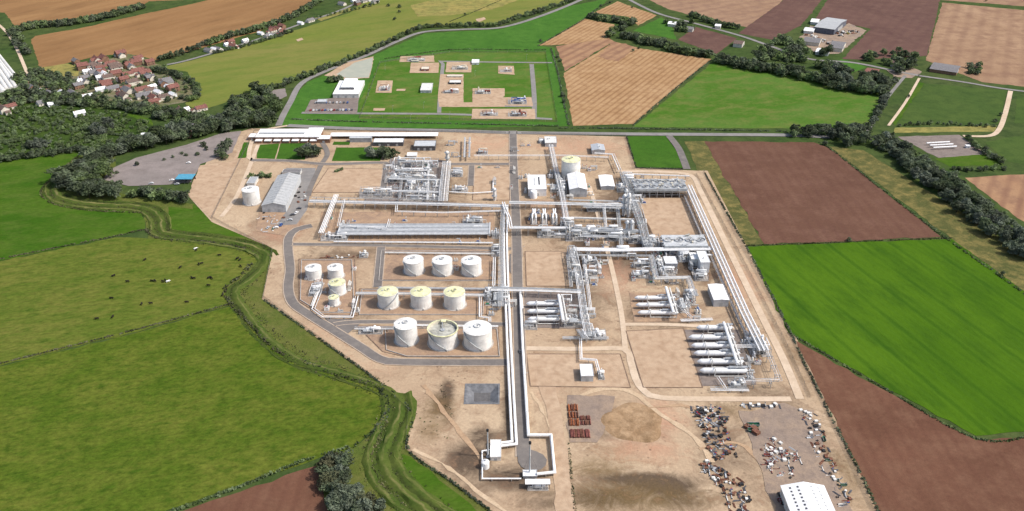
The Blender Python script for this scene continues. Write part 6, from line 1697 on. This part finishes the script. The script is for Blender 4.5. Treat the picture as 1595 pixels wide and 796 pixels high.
JP = [(spool('m_offwhite'),'white pipe spool'),(spool('m_lightgrey'),'grey pipe spool'),(bars('m_rust'),'rusty bar bundle'),(bars('m_alu'),'silver bar bundle'),(crate('m_offwhite'),'white crate'),(crate('m_rust'),'rusty crate'),(drum(),'cable drum'),
      (valve('m_offwhite'),'white valve body'),(valve('m_blue'),'blue valve body'),(skip('m_red'),'red skip'),(skip('m_green_paint'),'green skip'),(crate('m_black'),'black crate'),(bars('m_steel_dark'),'dark bar bundle'),(skip('m_yellow'),'yellow skip'),(spool('m_redbrown'),'red-brown pipe spool')]
ju = set(); rj = random.Random(4)
def junk(k, p, rz, where, group, sc):
    o, nm = JP[k]; lab = nm+' '+where
    if k not in ju:
        ju.add(k); o.location = p; o.rotation_euler = (0,0,rz); o.scale = (sc,sc,sc); o['label'] = lab; o['group'] = group; return o
    return copy_tree(o, p, rz, sc, lab, group)
def scatter(px, n, width, kinds, where, group, s0=.7, s1=1.2):
    pts = [P(*p) for p in px]; ds = [0]
    for a, b in zip(pts, pts[1:]): ds.append(ds[-1]+(b-a).length)
    for i in range(n):
        s = ds[-1]*(i+rj.random())/n; j = min(len(pts)-2, max(0, int(np.searchsorted(ds, s))-1)); t = (s-ds[j])/(ds[j+1]-ds[j])
        p = pts[j].lerp(pts[j+1], t); d = (pts[j+1]-pts[j]).normalized()
        p = p+Vector((-d.y,d.x,0))*rj.uniform(-width/2,width/2); p.z = .12
        junk(rj.choice(kinds), p, rj.choice((0,.1,1.5,1.6,.8,2.2)), where, group, rj.uniform(s0,s1))
WHT = (0,1,1,4,7,11,12,3,11,8,12,1,11,6); RST = (2,2,5,14,12,11,6,2,5,4)
scatter([(1098,634),(1104,645),(1112,662)], 95, 18, WHT, 'at the northern end of the long scrap row', 'scrap at the northern end of the row', .38, .8)
scatter([(1110,662),(1118,690),(1132,716)], 85, 14, WHT+RST, 'in the middle of the long scrap row', 'scrap in the middle of the row', .38, .8)
scatter([(1094,722),(1112,736),(1128,746)], 48, 10, WHT+RST+(13,), 'on the spur of the scrap row by the dark patch', 'scrap on the spur', .38, .8)
scatter([(1128,744),(1144,764),(1152,790),(1160,812)], 75, 14, RST+RST+WHT, 'at the rusty southern end of the scrap row', 'scrap at the southern end', .38, .8)
scatter([(1192,692),(1212,700),(1222,722),(1210,740)], 75, 18, (0,4,9,2,14,11,7,5,0,4,14,3), 'in the busy heap in the middle of the laydown yard', 'scrap of the central heap', .4, .85)
scatter([(1256,640),(1268,668),(1282,706),(1300,746),(1322,790)], 85, 9, (4,1,12,5,2,11,8,10,0,4,6,12), 'along the right edge of the laydown yard', 'scrap along the right edge', .38, .8)
scatter([(1154,632),(1185,632),(1214,632)], 18, 4, (12,11,4,3,1), 'in the row under the pale concrete road', 'scrap under the road', .5, .9)
scatter([(1166,664),(1180,674)], 5, 4, (5,6,10,11), 'standing alone at the laydown yard entrance', 'scrap at the yard entrance', 1.0, 1.4)
scatter([(1212,770),(1226,790)], 9, 3, (9,9,11,2), 'against the left wall of the white shed', 'scrap by the shed', .5, .9)
scatter([(404,336),(440,346),(410,362)], 22, 12, (4,11,10,1,5,0,3), 'in the yard below the long grey workshop', 'stores below the workshop', .45, .8)
scatter([(452,290),(470,300),(468,318)], 16, 10, (4,7,11,1,5), 'in the paved yard right of the workshop', 'stores right of the workshop', .45, .8)
scatter([(500,402),(560,400)], 12, 5, (5,11,4,12,2), 'beside the road north of the small tanks', 'stores north of the small tanks', .45, .8)
scatter([(1300,56),(1322,50),(1338,52)], 26, 14, (4,5,0,11,2,4,13), 'in the farm yard right of the big barn', 'clutter of the farm yard', .9, 1.5)
scatter([(1258,54),(1280,64),(1296,70)], 14, 10, (4,0,5,11), 'in the farm yard below the big barn', 'clutter below the barn', .9, 1.5)
for k in range(len(JP)):
    if k not in ju:
        for c in list(JP[k][0].children): bpy.data.objects.remove(c)
        bpy.data.objects.remove(JP[k][0])
# red pipe stacks
def pipe_stack(label, x0, x1, y0, y1, nx, ny, mats, seed):
    rd = random.Random(seed); c = P(x0, y1); w = (P(x1,y1)-c).x; d = P(x0,y0).y-c.y
    th = thing('pipe_stack', label, 'pipes', c)
    L = d/ny*.82; r = w/nx*.40
    pm = {}
    for m in mats: mb = MB(); mb.cyl((0,0,r),(0,L,r),r,r,6); pm[m] = mb.mesh('pipe', m)
    for i in range(nx):
        for j in range(ny):
            for lay in range(2 if rd.random() < .75 else 1):
                link('pipe', pm[rd.choice(mats)], th, (w*(i+.5)/nx+rd.uniform(-.1,.1)+(r*.9 if lay else 0), d*j/ny+rd.uniform(-.3,.3), .25+lay*r*1.75))
    for j in range(ny):
        for q in (.2,.7): mb = MB(); y = d*j/ny+L*q; mb.box(-.3,y,0,w+.3,y+.25,.24); mb.obj('bearer', 'm_timber', th)
pipe_stack('neat block of dull red pipes, nearest of the red pipe stacks', 888, 920, 668, 683, 15, 1, ('m_redbrown','m_redbrown','m_rust'), 1)
pipe_stack('block of dull red pipes right of the orange pipe stack', 904, 920, 648, 663, 8, 2, ('m_redbrown','m_rust'), 2)
pipe_stack('orange-rust pipe stack at the back left of the red pipe stacks', 886, 902, 630, 664, 7, 3, ('m_orange','m_rust','m_orange'), 3)

# ================================================================== CATTLE
def cow_mesh(mat):
    mb = MB()
    secs = [(-1.15,.95,.12,.2),(-1.0,1.0,.3,.38),(-.5,.98,.36,.42),(.1,.95,.38,.44),(.6,1.0,.34,.42),(.85,1.1,.22,.3),(1.15,1.05,.15,.2),(1.4,.8,.13,.16),(1.6,.6,.08,.1)]
    n = 8; vs = [(x, wy*math.cos(2*math.pi*k/n), z+wz*math.sin(2*math.pi*k/n)) for x,z,wy,wz in secs for k in range(n)]
    mb.add(vs, [(j*n+k,j*n+(k+1)%n,(j+1)*n+(k+1)%n,(j+1)*n+k) for j in range(len(secs)-1) for k in range(n)]+[tuple(range(n-1,-1,-1)), tuple((len(secs)-1)*n+k for k in range(n))])
    for x in (-.85,.6):
        for y in (-.22,.22): mb.cyl((x,y,0),(x+.02,y,.75),.06,.13,6)
    for y in (-.12,.12): mb.cyl((1.3,y,.95),(1.25,y*2.4,1.02),.04,.02,4)
    mb.tube([(-1.15,0,1.05),(-1.25,0,.7),(-1.22,0,.4)], .03, 4)
    return mb.mesh('cow', mat, True)
cm_ = cow_mesh('m_cow'); cw = cow_mesh('m_white')
COWS = [(342,399),(370,404),(374,406),(375,416),(306,391),(314,412),(310,413),(281,418),(299,434),(302,435),(326,434),(330,435),(325,446),(237,439),(242,439),(254,440),(258,438),(199,440),(177,431),(174,466),(221,475),(235,474),(291,472),(151,498),(176,495),(347,461),(226,406)]
for i, (x,y) in enumerate(COWS):
    o = link('cow', cm_, None, P(x,y)+Vector((0,0,.15)), rj.uniform(0,6.28)); o.scale = (1.25,1.25,1.25)
    tag(o, 'dark cow grazing in the upper left pasture', 'cow', 'dark cattle in the upper left pasture')
for x,y,lab in ((262,440,'white cow beside two dark cows in the upper left pasture'),(305,389,'white cow alone near the top of the upper left pasture')):
    o = link('cow', cw, None, P(x,y)+Vector((0,0,.15)), .6); o.scale = (1.25,1.25,1.25); tag(o, lab, 'cow')
